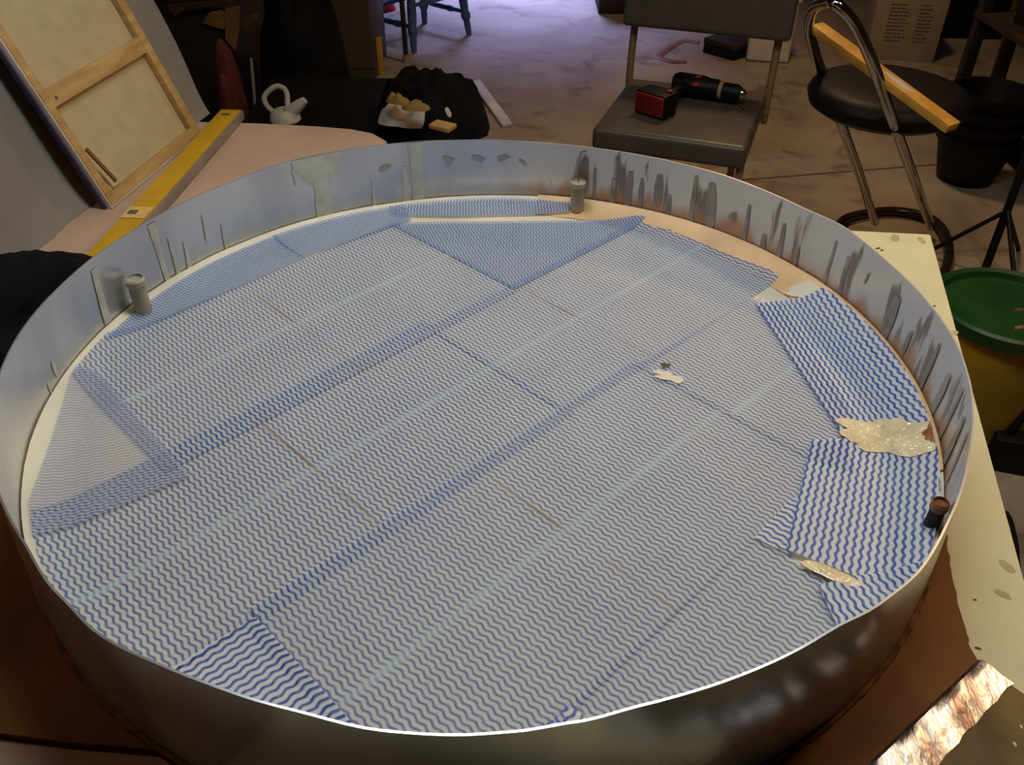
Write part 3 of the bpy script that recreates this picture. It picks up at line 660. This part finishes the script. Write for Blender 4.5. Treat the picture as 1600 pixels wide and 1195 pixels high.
# grey fabric board leaning behind it
bm = bmesh.new(); rows = []
Fa = at(45, 403, ZT); Fb = at(333, 178, ZT); ef = (Fb-Fa).normalized(); nf = Vector((-ef.y, ef.x, 0)); Lf = (Fb-Fa).length
hs = [0, 0.01, 0.03, 0.06, 0.10, 0.16, 0.24, 0.34, 0.46, 0.60]
for h in hs:
    rowf, rowb = [], []
    for i in range(25):
        t = i/24; xx = -0.20+(Lf+0.20)*t
        if t > 0.999: xx += {0: 0.0, 0.01: 0.004, 0.03: 0.010, 0.06: 0.017, 0.10: 0.026, 0.16: 0.034, 0.24: 0.036, 0.34: 0.028, 0.46: 0.0, 0.60: -0.06}[h]
        lean_ = math.tan(math.radians(20.5)); 
        foot = 0.014*math.exp(-h/0.02)*(1+0.6*noise.noise(Vector((xx*9, 0, 0))))
        d = 0.020+h*lean_-foot+0.004*noise.noise(Vector((xx*5, h*6, 2)))
        p = Fa+ef*xx+nf*d+Vector((0, 0, h+0.001)); rowf.append(bm.verts.new(p)); rowb.append(bm.verts.new(p+nf*0.012))
    rows.append((rowf, rowb))
for (a, ab), (b2, bb) in zip(rows, rows[1:]):
    for i in range(24):
        bm.faces.new((a[i], a[i+1], b2[i+1], b2[i])); bm.faces.new((ab[i], bb[i], bb[i+1], ab[i+1]))
    bm.faces.new((a[-1], ab[-1], bb[-1], b2[-1])); bm.faces.new((a[0], b2[0], bb[0], ab[0]))
for i in range(24):
    bm.faces.new((rows[0][0][i], rows[0][1][i], rows[0][1][i+1], rows[0][0][i+1])); bm.faces.new((rows[-1][0][i], rows[-1][0][i+1], rows[-1][1][i+1], rows[-1][1][i]))
bmesh.ops.recalc_face_normals(bm, faces=bm.faces)
obj('fabric_screen', bm, 'grey_fabric', label='leaning grey fabric covered screen behind the raw canvas', cat='screen')
# spirit level
la = at(345, 168, 0.02); lb = at(90, 440, 0.02); el = (lb-la); el.z = 0; Ll = el.length; el.normalize()
Ml = frame((la.x, la.y, ZT), el, ez=(0, 0, 1))
lev = thing('spirit_level', (la.x, la.y, ZT), 'long yellow spirit level lying on the beige sheet behind the ring', 'level')
wl = 0.050
obj('body', B((0, 0.0, 0.001), (Ll, wl, 0.024), Ml, 0.0015), 'yellow', parent=lev)
obj('edge_rail', B((0.0, wl, 0.001), (Ll, wl+0.006, 0.0225), Ml, 0.001), 'aluedge', parent=lev, label='dull aluminium side rail')
obj('hang_slot', B((0.028, 0.012, 0.0236), (0.040, 0.034, 0.0246), Ml, 0.0004), 'spot', parent=lev)
vx = 0.545
vl = obj('vial_window', B((vx, 0.001, 0.0236), (vx+0.050, wl-0.001, 0.0258), Ml, 0.0006), mat('cream_label', (0.62, 0.42, 0.14), 0.5), parent=lev, label='cream vial window')
obj('vial', B((vx+0.018, 0.008, 0.0255), (vx+0.034, 0.026, 0.0268), Ml, 0.0006), 'spot', parent=vl)
# black cloth beside the ring
def push(X, Y):
    r = math.hypot(X, Y)
    if r < 0.640: X, Y = X*0.640/r, Y*0.640/r
    k = (Vector((X, Y, 0))-Fa).to_2d().dot(nf.to_2d())
    if k > -0.006 and Y > 0.15: X, Y = X-nf.x*(k+0.006), Y-nf.y*(k+0.006)
    return X, Y
obj('black_cloth', heap((-0.86, 0.16), 0.30, 0.262, 0.05, 0.0, rot=0.15, amp=0.5, fr=11, seed=4, out=push, n=72, m=20, p=9), 'black', label='crumpled black cloth left of the ring on the table', cat='cloth')

# ------------------------------------------------------------------ left background clutter
bx = thing('storage_chest', (-0.45, 1.9, FL), 'low black chest standing behind the covered table', 'chest')
obj('body', B((-0.88, 1.46, FL), (-0.13, 2.36, -0.33), None, 0.01), 'blackp', parent=bx)
obj('lid', B((-0.89, 1.45, -0.33), (-0.12, 2.37, -0.30), None, 0.012), 'blackp', parent=bx)
gk = at(672, 168, -0.25)
obj('black_jacket', heap((gk.x, gk.y), 0.180, 0.27, 0.125, -0.299, rot=0.30, amp=0.5, fr=7, seed=9, p=5), 'black', label='black jacket bundled on the black chest behind the ring', cat='jacket')
gq = at(655, 192, -0.25)
obj('white_rag', heap((gq.x, gq.y), 0.125, 0.085, 0.045, -0.235, rot=0.1, amp=0.7, fr=15, seed=17, n=56, m=14, p=7), 'rag', label='crumpled off-white rag on the black jacket', cat='rag')
obj('wood_offcut', B((-0.022, -0.035, 0), (0.022, 0.035, 0.012), frame(at(692, 200, -0.17), (0.5, 0.85, 0.05)), 0.001), 'wood', label='small pine offcut at the right edge of the white rag', cat='wood')
for k, (px, py) in enumerate(((622, 158), (650, 168))):
    g = at(px, py, -0.145)
    obj('work_glove', heap((g.x, g.y), 0.045, 0.022, 0.02, -0.15, rot=2.6+k*0.5, amp=1.2, fr=40, seed=30+k, n=24, m=8), mat('ochre_cloth', (0.28, 0.18, 0.035), 0.8), label=('ochre glove tip left behind the white rag', 'ochre glove tip lying on top of the white rag')[k], cat='glove')
gj = at(446, 186, -0.29)
jug = thing('white_jug', (gj.x, gj.y, -0.299), 'small white plastic jug with loop handle behind the beige table edge', 'jug')
obj('body', LA([(0.045, 0), (0.052, 0.008), (0.05, 0.025), (0.038, 0.04), (0.03, 0.042)], at_=(gj.x, gj.y, -0.299)), 'rag', parent=jug)
obj('handle', T(spline([(gj.x-0.035, gj.y, -0.270), (gj.x-0.062, gj.y+0.01, -0.240), (gj.x-0.060, gj.y+0.02, -0.215), (gj.x-0.022, gj.y+0.03, -0.190), (gj.x+0.010, gj.y+0.025, -0.205), (gj.x+0.012, gj.y, -0.262)], 6), 0.009, 10), 'rag', parent=jug)
obj('spout', LA([(0.024, 0), (0.019, 0.04), (0.012, 0.07)], frame((gj.x+0.020, gj.y, -0.268), (0.62, 0, -0.78), (0, 1, 0))), 'rag', parent=jug)
# cabinet
c0 = at(490, 122, FL); c1 = at(589, 122, FL)
cab = thing('storage_cabinet', (c0.x, c0.y, FL), 'tall grey brown cabinet at the back behind the black chest', 'cabinet')
obj('carcass', B((c0.x, c0.y, FL), (c1.x, c0.y+0.45, 0.9), None, 0.004), 'cab', parent=cab)
obj('door', B((c0.x+0.004, c0.y-0.018, FL+0.06), (c1.x-0.004, c0.y, 0.88), None, 0.003), 'cab', parent=cab)
obj('yellow_plank', B((c1.x+0.003, c0.y+0.05, FL), (c1.x+0.03, c0.y+0.09, FL+0.19), None, 0.002), 'yellow', label='short yellow board end standing beside the cabinet', cat='board')
# dark corner left of the cabinet
crt = thing('cardboard_box', (-1.55, 3.0, FL), 'open brown cardboard box in the dark corner behind the canvas', 'box')
for lo, hi in (((-2.05, 2.75, FL), (-1.15, 2.76, -0.15)), ((-2.05, 3.35, FL), (-1.15, 3.36, -0.15)), ((-2.05, 2.76, FL), (-2.04, 3.35, -0.15)), ((-1.16, 2.76, FL), (-1.15, 3.35, -0.15)), ((-2.05, 2.75, FL), (-1.15, 3.36, FL+0.01))):
    obj('side', B(lo, hi), 'dark', parent=crt)
def atY(px, py, y):
    d = _F + _R*((px-800)/FPX) - _U*((py-597.5)/FPX); return CAM + d*((y-CAM.y)/d.y)
for k, (poly, m_) in enumerate(((((316, 36), (326, 20), (346, 16), (353, 26), (350, 46), (334, 42)), 'card'), (((352, 14), (374, 10), (373, 50), (368, 80), (352, 62)), 'card'), (((378, 30), (404, 18), (402, 30), (380, 48)), 'dcard'), (((262, 8), (358, 0), (360, 7), (290, 14), (272, 26)), 'dcard'))):
    yy = 2.72-0.012*k; bm = bmesh.new(); f_ = [bm.verts.new(atY(x, y, yy+0.006*math.sin(x))) for x, y in poly]; b_ = [bm.verts.new(v.co+Vector((0, 0.008, 0))) for v in f_]
    bm.faces.new(f_); bm.faces.new(b_[::-1]); n_ = len(poly)
    for q in range(n_): bm.faces.new((f_[q], b_[q], b_[(q+1) % n_], f_[(q+1) % n_]))
    bmesh.ops.recalc_face_normals(bm, faces=bm.faces)
    obj('torn_flap', bm, m_, parent=crt, smooth=False)
obj('bin_bag', heap((-1.735, 3.055), 0.24, 0.22, 0.18, FL+0.012, amp=0.4, fr=6, seed=21), 'blackp', label='black bin bag stuffed in the brown cardboard box', cat='bag')
obj('bin_bag', heap((-0.88, 2.85), 0.20, 0.30, 0.62, FL, amp=0.3, fr=4, seed=23, p=4), 'black', label='tall black bag on the floor left of the cabinet', cat='bag')
obj('bin_bag', heap((-1.82, 3.95), 0.60, 0.30, 0.85, FL, amp=0.3, fr=4, seed=27, p=4), 'black', label='big black bag against the left side of the cabinet', cat='bag')
obj('bin_bag', heap((-1.45, 1.95), 0.40, 0.40, 0.30, FL, amp=0.3, fr=5, seed=25, p=4), 'black', label='low black bag behind the end of the yellow level', cat='bag')
g0 = at(350, 100, -0.2); g1 = at(388, 178, -0.45)
g1 = atY(366, 180, 2.52); g2 = atY(352, 98, 2.52)
obj('red_bag', heap((g1.x, 2.52), 0.062, 0.12, g2.z-FL, FL, amp=0.35, fr=6, seed=41, p=4), 'dred', label='dark red cloth bag behind the upper end of the yellow level', cat='bag')
ga, gb = atY(390, 93, 2.36), atY(398, 160, 2.36)
obj('metal_rod', T([(ga.x, 2.38, ga.z), (gb.x, 2.36, gb.z), (gb.x+(gb.x-ga.x)*0.8, 2.34, FL)], 0.006, 8), 'aluedge', label='thin grey metal rod standing in the dark corner', cat='rod')

# ------------------------------------------------------------------ plank on the floor
pa, pb = at(743, 130, FL), at(793, 199, FL); dp = (pb-pa).normalized()
obj('white_plank', B((0, -0.026, 0.001), ((pb-pa).length, 0.026, 0.016), frame(pa, dp), 0.002), mat('pale_paint', (0.70, 0.68, 0.72), 0.6), label='narrow white plank lying on the concrete floor', cat='plank')

# ------------------------------------------------------------------ blue chair
f1, f2 = at(647, 82, FL), at(733, 54, FL); ex = (f2-f1).normalized(); ey = Vector((-ex.y, ex.x, 0)); f1 = Vector((f1.x, f1.y, FL)); wd = (f2-f1).length
Mb = frame(f1, ex, ey)
bc = thing('blue_chair', f1, 'blue painted wooden chair with turned legs at the back', 'chair')
def turned(p, q, n=22):
    p, q = Vector(p), Vector(q); pts = [p.lerp(q, i/n) for i in range(n+1)]
    rs = [0.016+0.010*math.sin(math.pi*i/n)+0.006*(1 if i in (5, 6, 15, 16) else 0)-0.003*(1 if i in (4, 7, 14, 17) else 0) for i in range(n+1)]; return pts, rs
tops = [(0.05, 0.05, 0.44), (wd-0.05, 0.05, 0.44), (0.05, wd*0.8-0.05, 0.44), (wd-0.05, wd*0.8-0.05, 0.44)]
feet = [(0, 0, 0.0), (wd, 0, 0.0), (0.0, wd*0.8, 0.0), (wd, wd*0.8, 0.0)]
for a, b2 in zip(feet, tops):
    ps, rs = turned(Mb @ Vector(a), Mb @ Vector(b2)); obj('leg', T(ps, rs, 12), 'bluep', parent=bc)
def mixp(i, t): return Vector(feet[i]).lerp(Vector(tops[i]), t)
for i, j, t in ((0, 2, .30), (1, 3, .30), (2, 3, .42), (0, 1, .55)):
    ps, rs = turned(Mb @ mixp(i, t), Mb @ mixp(j, t), 16); obj('stretcher', T(ps, [r*0.6 for r in rs], 10), 'bluep', parent=bc)
obj('seat', B((0.0, 0.0, 0.44), (wd, wd*0.8, 0.475), Mb, 0.012), 'bluep', parent=bc)
for k in range(6):
    x = 0.05+(wd-0.1)*k/5; obj('spindle', T([Mb @ Vector((x, wd*0.74, 0.475)), Mb @ Vector((x, wd*0.88, 0.85))], 0.010, 8), 'bluep', parent=bc)
obj('top_rail', B((0.0, wd*0.86, 0.84), (wd, wd*0.90, 0.93), Mb, 0.01), 'bluep', parent=bc)
gs = at(635, 97, FL)
wk = thing('walking_stick', (gs.x, gs.y, FL), 'dark walking stick with pale ferrule leaning by the blue chair', 'stick')
obj('shaft', T([(gs.x, gs.y, FL+0.04), (gs.x-0.02, gs.y+0.10, 0.1)], 0.014, 10), 'dark', parent=wk)
obj('ferrule', LA([(0.024, 0.0), (0.024, 0.01), (0.018, 0.03), (0.017, 0.045)], at_=(gs.x, gs.y, FL), n=16), 'aluedge', parent=wk)
obj('handle', T(spline([(gs.x-0.02, gs.y+0.10, 0.1), (gs.x-0.02, gs.y+0.11, 0.14), (gs.x+0.04, gs.y+0.11, 0.17), (gs.x+0.09, gs.y+0.11, 0.13)], 6), 0.014, 10), 'dark', parent=wk)
gr = at(600, 14, FL)
obj('red_cloth', heap((gr.x-0.02, gr.y), 0.10, 0.12, 0.10, FL, seed=50, n=32, m=10), 'red', label='red cloth on the floor beyond the blue chair', cat='cloth')
g0 = at(935, 22, FL)
obj('dark_box', B((g0.x, g0.y, FL), (g0.x+0.42, g0.y+0.35, FL+0.28), None, 0.006), 'dark', label='dark box on the floor in the far distance', cat='box')

# ------------------------------------------------------------------ grey chair
ZS = -0.25
sFL, sFR = at(925, 199, ZS), at(1168, 232, ZS); sBL = at(1000, 122, ZS); ex = (sFR-sFL).normalized(); ey = Vector((-ex.y, ex.x, 0)); WS = (sFR-sFL).length; DS = (sBL-sFL).dot(ey)
Ms = frame(sFL, ex, ey)
gc = thing('upholstered_chair', (sFL.x, sFL.y, FL), 'grey brown padded chair with tan steel frame behind the ring', 'chair')
bm = B((0, 0, -0.075), (WS, DS, 0.0), Ms, 0.022, 4)
obj('seat', bm, 'seatf', parent=gc)
hf = FL-ZS
for (x, y) in ((0.02, 0.05), (WS-0.014, 0.035), (0.06, DS-0.10), (WS-0.07, DS-0.12)):
    obj('leg', B((x-0.012, y-0.012, hf), (x+0.012, y+0.012, -0.07), Ms, 0.003), 'brass', parent=gc)
for x in (-0.004, WS+0.004):
    bm = T(spline([Ms @ Vector((x, DS-0.01, -0.06)), Ms @ Vector((x, DS+0.012, -0.10)), Ms @ Vector((x, DS+0.005, 0.05)), Ms @ Vector((x, DS+0.05, 0.42))], 6), 0.0135, 10)
    obj('back_post', bm, 'brass', parent=gc)
Mbk = Ms @ Matrix.Translation((0, DS-0.045, 0.19)) @ Matrix.Rotation(math.radians(-9), 4, 'X')
obj('backrest', B((-0.035, -0.01, 0), (WS+0.045, 0.045, 0.27), Mbk, 0.018, 4), 'seatf', parent=gc)
# drill
dr = thing('cordless_drill', at(1090, 165, ZS), 'black cordless drill with red battery lying on the grey chair', 'drill')
pa, pb = at(1052, 128, ZS+0.04), at(1163, 150, ZS+0.035); dx = (pb-pa); dx.z = 0; Ld = dx.length; dx.normalize(); dy = Vector((-dx.y, dx.x, 0))
Md = frame((pa.x, pa.y, ZS+0.040), dx, dy) @ Matrix.Rotation(math.pi/2, 4, 'Y')     # local z runs along the drill
obj('motor_body', LA([(0.012, 0), (0.030, 0.004), (0.037, 0.02), (0.038, Ld*0.42), (0.034, Ld*0.5), (0.033, Ld*0.62), (0.027, Ld*0.66)], Md, 24), 'blackp', parent=dr)
obj('collar', LA([(0.028, Ld*0.655), (0.029, Ld*0.66), (0.029, Ld*0.70), (0.026, Ld*0.705)], Md, 24), mat('tan_collar', (0.45, 0.30, 0.18), 0.4), parent=dr, label='tan gear collar')
ch = obj('chuck', LA([(0.024, Ld*0.70), (0.0285, Ld*0.72), (0.0285, Ld*0.90), (0.02, Ld*0.96)], Md, 20), 'blackp', parent=dr)
obj('chuck_jaw', LA([(0.019, Ld*0.955), (0.016, Ld*0.99), (0.006, Ld*1.03)], Md, 14), 'steel', parent=ch)
Mx = frame((pa.x, pa.y, ZS+0.04), dx, dy)
bq = at(1022, 163, ZS+0.035); lq = Mx.inverted() @ Vector((bq.x, bq.y, ZS+0.035))
obj('handle', T([Mx @ Vector((0.06, -0.01, -0.004)), Mx @ Vector((0.045, -0.05, -0.002)), Mx @ Vector((lq.x+0.02, lq.y+0.05, 0.0))], [0.022, 0.019, 0.021], 14), 'blackp', parent=dr)
Mq = frame((bq.x, bq.y, ZS+0.001), (at(1052, 178, ZS)-at(992, 160, ZS)), None)
bat = obj('battery', B((-0.058, -0.026, 0.0), (0.058, 0.05, 0.078), Mq, 0.006), 'blackp', parent=dr)
obj('battery_face', B((-0.054, -0.031, 0.008), (0.054, -0.0255, 0.072), Mq, 0.002), 'red', parent=bat, label='red ribbed battery face')
bm = bmesh.new()
for k in range(6): box(bm, (-0.055, -0.0325, 0.012+0.0095*k), (0.055, -0.030, 0.0135+0.0095*k), Mq)
for k in range(7): box(bm, (-0.046+0.015*k, -0.0322, 0.010), (-0.0445+0.015*k, -0.030, 0.070), Mq)
obj('battery_groove', bm, 'dred', parent=bat)
for (x, y, z, r) in ((Ld*.36, -0.034, 0.016, .011), (Ld*.36, -0.012, 0.036, .008), (lq.x+0.045, lq.y+0.01, 0.043, .007)):
    g = Mx @ Vector((x, y, z)); b3 = bmesh.new(); bmesh.ops.create_uvsphere(b3, u_segments=12, v_segments=8, radius=r); bmesh.ops.scale(b3, vec=(1.6, 1, 0.7), verts=b3.verts); bmesh.ops.transform(b3, matrix=Matrix.Translation(g), verts=b3.verts)
    obj('switch', b3, 'red', parent=dr, label='red switch')
g = at(1148, 172, ZS+0.001)
obj('wire_loop', T(spline([(g.x-0.02, g.y+0.04, ZS+0.002), (g.x-0.03, g.y, ZS+0.002), (g.x, g.y-0.02, ZS+0.002), (g.x+0.03, g.y, ZS+0.002), (g.x+0.02, g.y+0.05, ZS+0.003)], 6), 0.0012, 6), 'steel', label='thin wire loop lying on the grey chair seat', cat='wire')

# ------------------------------------------------------------------ bar stool and stick
cs = Vector((1.145, 1.60, -0.06))
sl = thing('bar_stool', (cs.x, cs.y, FL), 'chrome bar stool with a round black padded seat at right', 'stool')
obj('cushion', LA([(0.12, -0.085), (0.19, -0.08), (0.222, -0.06), (0.232, -0.03), (0.226, -0.016), (0.212, -0.004), (0.19, 0.003), (0.10, 0.006), (0.02, 0.006)], at_=cs, n=48), 'bvinyl', parent=sl)
rt = [at(1308, 8, .235), at(1335, 38, .19), at(1360, 90, .11), at(1376, 135, .03), at(1397, 195, -.10), at(1424, 268, -.32), at(1455, 355, -.70)]
ltp = [at(1296, 2, .235), at(1272, 12, .20), at(1263, 42, .13), at(1272, 78, .04), at(1290, 130, -.10), at(1316, 198, -.24), at(1342, 270, -.45), at(1368, 348, -.70)]
obj('frame_tube', T(spline(ltp[::-1]+rt, 8), 0.0155, 12), 'chrome', parent=sl)
rc_ = [at(px, py, FL+0.02) for px, py in ((1312, 350), (1345, 335), (1400, 330), (1455, 343), (1480, 375), (1478, 420), (1440, 460), (1380, 470), (1330, 440), (1308, 395))]
k = len(rc_); P3 = rc_+rc_[:3]; sp_ = spline([rc_[-1]]+P3, 6)[6:6+6*k]
obj('floor_ring', T(sp_, 0.018, 10, True), 'dchrome', parent=sl)
obj('seat_bracket', B((-0.10, -0.10, -0.10), (0.10, 0.10, -0.083), Matrix.Translation(cs)), 'dchrome', parent=sl)
sA, sB = at(1275, 42, .115), at(1484, 196, -0.02); ds = (sB-sA); Lst = ds.length
Mst = frame(sA, ds, Vector((0, 0, 1)).cross(ds))
wst = thing('wood_batten', sA, 'yellow pine batten resting across the black bar stool', 'wood')
obj('batten', B((0, -0.024, -0.011), (Lst+0.01, 0.024, 0.011), Mst, 0.0012), 'stickw', parent=wst)
bm = bmesh.new(); bx_ = blob(0, 0, 0.05, 0.010, 0, 0.0006, 3, lambda X, Y: 0.0113, n=24, m=3); bmesh.ops.transform(bx_, matrix=Mst @ Matrix.Translation((Lst*0.62, 0.002, 0)), verts=bx_.verts)
obj('paint_mark', bx_, 'whitep', parent=wst)

# ------------------------------------------------------------------ right background
g = at(1165, 96, FL); g2 = at(1232, 100, FL); ex = (g2-g).normalized(); Mu = frame((g.x, g.y, FL), ex)
tb = thing('white_tub', (g.x, g.y, FL), 'tall white plastic tub behind the grey chair', 'tub')
wu = (g2-g).length
obj('body', B((0, 0, 0), (wu, wu*0.9, 0.36), Mu, 0.02, 3), 'whitep', parent=tb)
obj('rim', B((-0.008, -0.008, 0.325), (wu+0.008, wu*0.9+0.008, 0.35), Mu, 0.006), 'whitep', parent=tb)
obj('lid', B((0.0, 0.0, 0.36), (wu, wu*0.9, 0.39), Mu, 0.006), 'teal', parent=tb, label='teal lid')
g = at(1098, 82, FL); g2 = at(1146, 96, FL); Mk = frame((g.x, g.y, FL), (g2-g))
bk = thing('dark_case', (g.x, g.y, FL), 'dark case on the floor seen under the grey chair back', 'case')
obj('body', B((0, 0, 0), ((g2-g).length, 0.24, 0.055), Mk, 0.004), 'blackp', parent=bk)
obj('lid', B((-0.003, -0.003, 0.055), ((g2-g).length+0.003, 0.243, 0.085), Mk, 0.005), 'dark', parent=bk)
pts = [at(x, y, FL+0.006) for x, y in ((1092, 66), (1068, 63), (1048, 72), (1030, 87), (1050, 95), (1072, 95))]
bm = bmesh.new(); tube(bm, spline(pts, 6), 0.026, 8)
for v in bm.verts: v.co.z = FL+0.001+(v.co.z-FL+0.010)*0.15
obj('leather_strap', bm, 'leather', label='brown leather strap curled on the floor left of the dark case', cat='strap')
# carton with printed list
g = at(1350, 92, FL); g2 = at(1457, 98, FL); ex = (g2-g).normalized(); Mn = frame((g.x, g.y, FL), ex); wc = (g2-g).length
cn = thing('printed_carton', (g.x, g.y, FL), 'off-white carton with a printed list behind the bar stool', 'box')
obj('carton_body', B((0, 0, 0), (wc, 0.28, 0.34), Mn, 0.003), 'carton', parent=cn)
obj('top_flap', B((0, 0.0, 0.34), (wc, 0.27, 0.346), Mn), 'card', parent=cn)
bm = bmesh.new(); random.seed(3)
for k in range(11):
    z = 0.295-k*0.019
    for (x0, ww) in ((0.075, 0.11), (0.23, 0.075)):
        x = x0; end = x0+ww*random.uniform(0.7, 1.05)
        while x < end:
            l_ = random.uniform(0.008, 0.026); box(bm, (x, -0.0012, z), (min(end, x+l_), 0.0, z+0.007), Mn); x += l_+0.005
obj('printed_lines', bm, 'ink', parent=cn, kind='stuff')
g = at(1470, 60, FL)
obj('black_crate', B((0, 0, 0), (0.42, 0.36, 0.34), frame((g.x, g.y, FL), (1, -0.05, 0)), 0.006), 'blackp', label='black crate on the floor right of the printed carton', cat='crate')
# shelf unit on the right
sh = thing('shelf_unit', (2.25, 2.6, FL), 'dark wooden shelf unit along the right side', 'shelf')
for (x, y) in ((2.17, 2.35), (2.17, 3.2), (2.72, 2.35), (2.72, 3.2)):
    obj('upright', B((x-0.025, y-0.025, FL), (x+0.025, y+0.025, 1.0), None, 0.003), 'dark', parent=sh)
for z in (FL+0.12, -0.28, 0.15, 0.6):
    obj('shelf_board', B((2.14, 2.32, z), (2.75, 3.23, z+0.025), None, 0.002), 'dark', parent=sh)
for k, (x, y, z, r, h, m, lab) in enumerate(((2.28, 2.72, -0.255, .05, .13, 'dred', 'dark red tin on the shelf unit'), (2.27, 2.72, -0.255, .07, .16, 'card', 'brown drum on the shelf unit beside the red tin'), (2.30, 3.0, -0.255, .08, .2, 'blackp', 'black canister on the shelf unit at the back'), (2.34, 2.6, FL+0.145, .09, .2, 'blackp', 'black pail on the lowest shelf'))):
    tn = thing('paint_tin', (x, y, z), lab, 'tin')
    obj('tin_body', LA([(r, 0.0), (r, h)], at_=(x, y, z), n=24), m, parent=tn)
    obj('lid', LA([(r+0.004, h), (r+0.004, h+0.012), (r-0.01, h+0.008)], at_=(x, y, z), n=24), 'aluedge' if k < 2 else m, parent=tn)
# stack of pots
g = at(1458, 290, FL)
for k in range(4):
    z = FL+0.06*k; pt = LA([(0.11, 0), (0.15, 0.17), (0.16, 0.17), (0.16, 0.195), (0.145, 0.195), (0.105, 0.02)], at_=(g.x+0.16, g.y+0.08, z), n=28)
    obj('plant_pot', pt, 'blackp', label=('dark pot at the bottom of the stack', 'dark pot second from the bottom of the stack', 'dark pot third from the bottom of the stack', 'dark pot on top of the stack')[k]+' right of the bar stool', cat='pot', group='nested dark pots')
lq_ = at(1543, 172, FL)
obj('leaning_plank', B((-0.035, -0.010, 0), (0.035, 0.010, 1.2), Matrix.Translation(lq_) @ Matrix.Rotation(math.radians(-3), 4, 'X'), 0.003), 'dcard', label='rough brown plank standing upright before the dark shelf unit', cat='plank')
# stand pole
p0, p1 = at(1540, 418, FL), at(1580, 60, 0.25)
st_ = thing('black_stand', (p0.x, p0.y, FL), 'black tripod stand behind the green lidded bucket', 'stand')
obj('pole', T([p0, Vector((p0.x+0.02, p0.y+0.05, 0.5))], 0.014, 10), 'blackp', parent=st_)
for k in range(3):
    a = 0.6+k*2.09; obj('leg', T([(p0.x, p0.y, FL+0.22), (p0.x+0.20*math.cos(a), p0.y+0.20*math.sin(a), FL+0.009)], 0.008, 8), 'blackp', parent=st_)
# bucket with green lid
zl = -0.36; gl = at(1480, 482, zl); gc_ = at(1590, 490, zl); rb = 0.175
cb_ = Vector((gl.x+rb*0.96, gl.y+0.02, 0))
bu = thing('yellow_bucket', (cb_.x, cb_.y, FL), 'yellow plastic bucket with green lid beside the cream table', 'bucket')
obj('bucket_body', LA([(0.145, 0), (0.15, 0.005), (0.168, zl-FL-0.04), (0.164, zl-FL-0.03)], at_=(cb_.x, cb_.y, FL), n=48), 'ybucket', parent=bu)
obj('lid', LA([(0.17, zl-FL-0.035), (0.182, zl-FL-0.03), (0.184, zl-FL), (0.176, zl-FL+0.006), (0.165, zl-FL), (0.160, zl-FL-0.014), (0.05, zl-FL-0.014), (0.01, zl-FL-0.014)], at_=(cb_.x, cb_.y, FL), n=56), 'green', parent=bu, label='green lid with raised rim')
bm = T([(cb_.x+0.178*math.cos(a), cb_.y+0.178*math.sin(a), FL+0.20-0.14*math.sin(max(0, min(math.pi, a-3.3)))) for a in [3.3+math.pi*i/20 for i in range(21)]], 0.004, 8)
obj('handle', bm, 'blackp', parent=bu)
g = at(1612, 432, zl-0.01)
for k, (px, py) in enumerate(((1592, 483), (1594, 510))):
    g = at(px, py, zl-0.012); obj('splash', blob(g.x, g.y, 0.016, 0.007, 0.3, 0.0008, 60+k, lambda X, Y: zl-0.0135, n=16, m=3), 'bead', parent=bu)
# black jack/trolley thing low at the right and the cable
g = at(1575, 664, FL+0.10)
tq = thing('black_clamp', (g.x, g.y, FL), 'black clamp on the floor in front of the yellow bucket', 'clamp')
obj('bar', B((-0.03, -0.14, 0), (0.03, 0.14, 0.10), frame((g.x+0.09, g.y-0.07, FL), (0.3, 1, 0)), 0.006), 'blackp', parent=tq)
obj('screw', T([(g.x-0.01, g.y-0.03, FL+0.10), (g.x+0.03, g.y-0.02, FL+0.20)], 0.010, 10), 'blackp', parent=tq)
pts = [at(x, y, FL+0.006) for x, y in ((1572, 800), (1580, 815), (1588, 850), (1592, 890), (1604, 930), (1640, 960))]
obj('black_cable', T(spline(pts, 6), 0.005, 8), 'blackp', label='black cable lying on the floor right of the cream table', cat='cable')
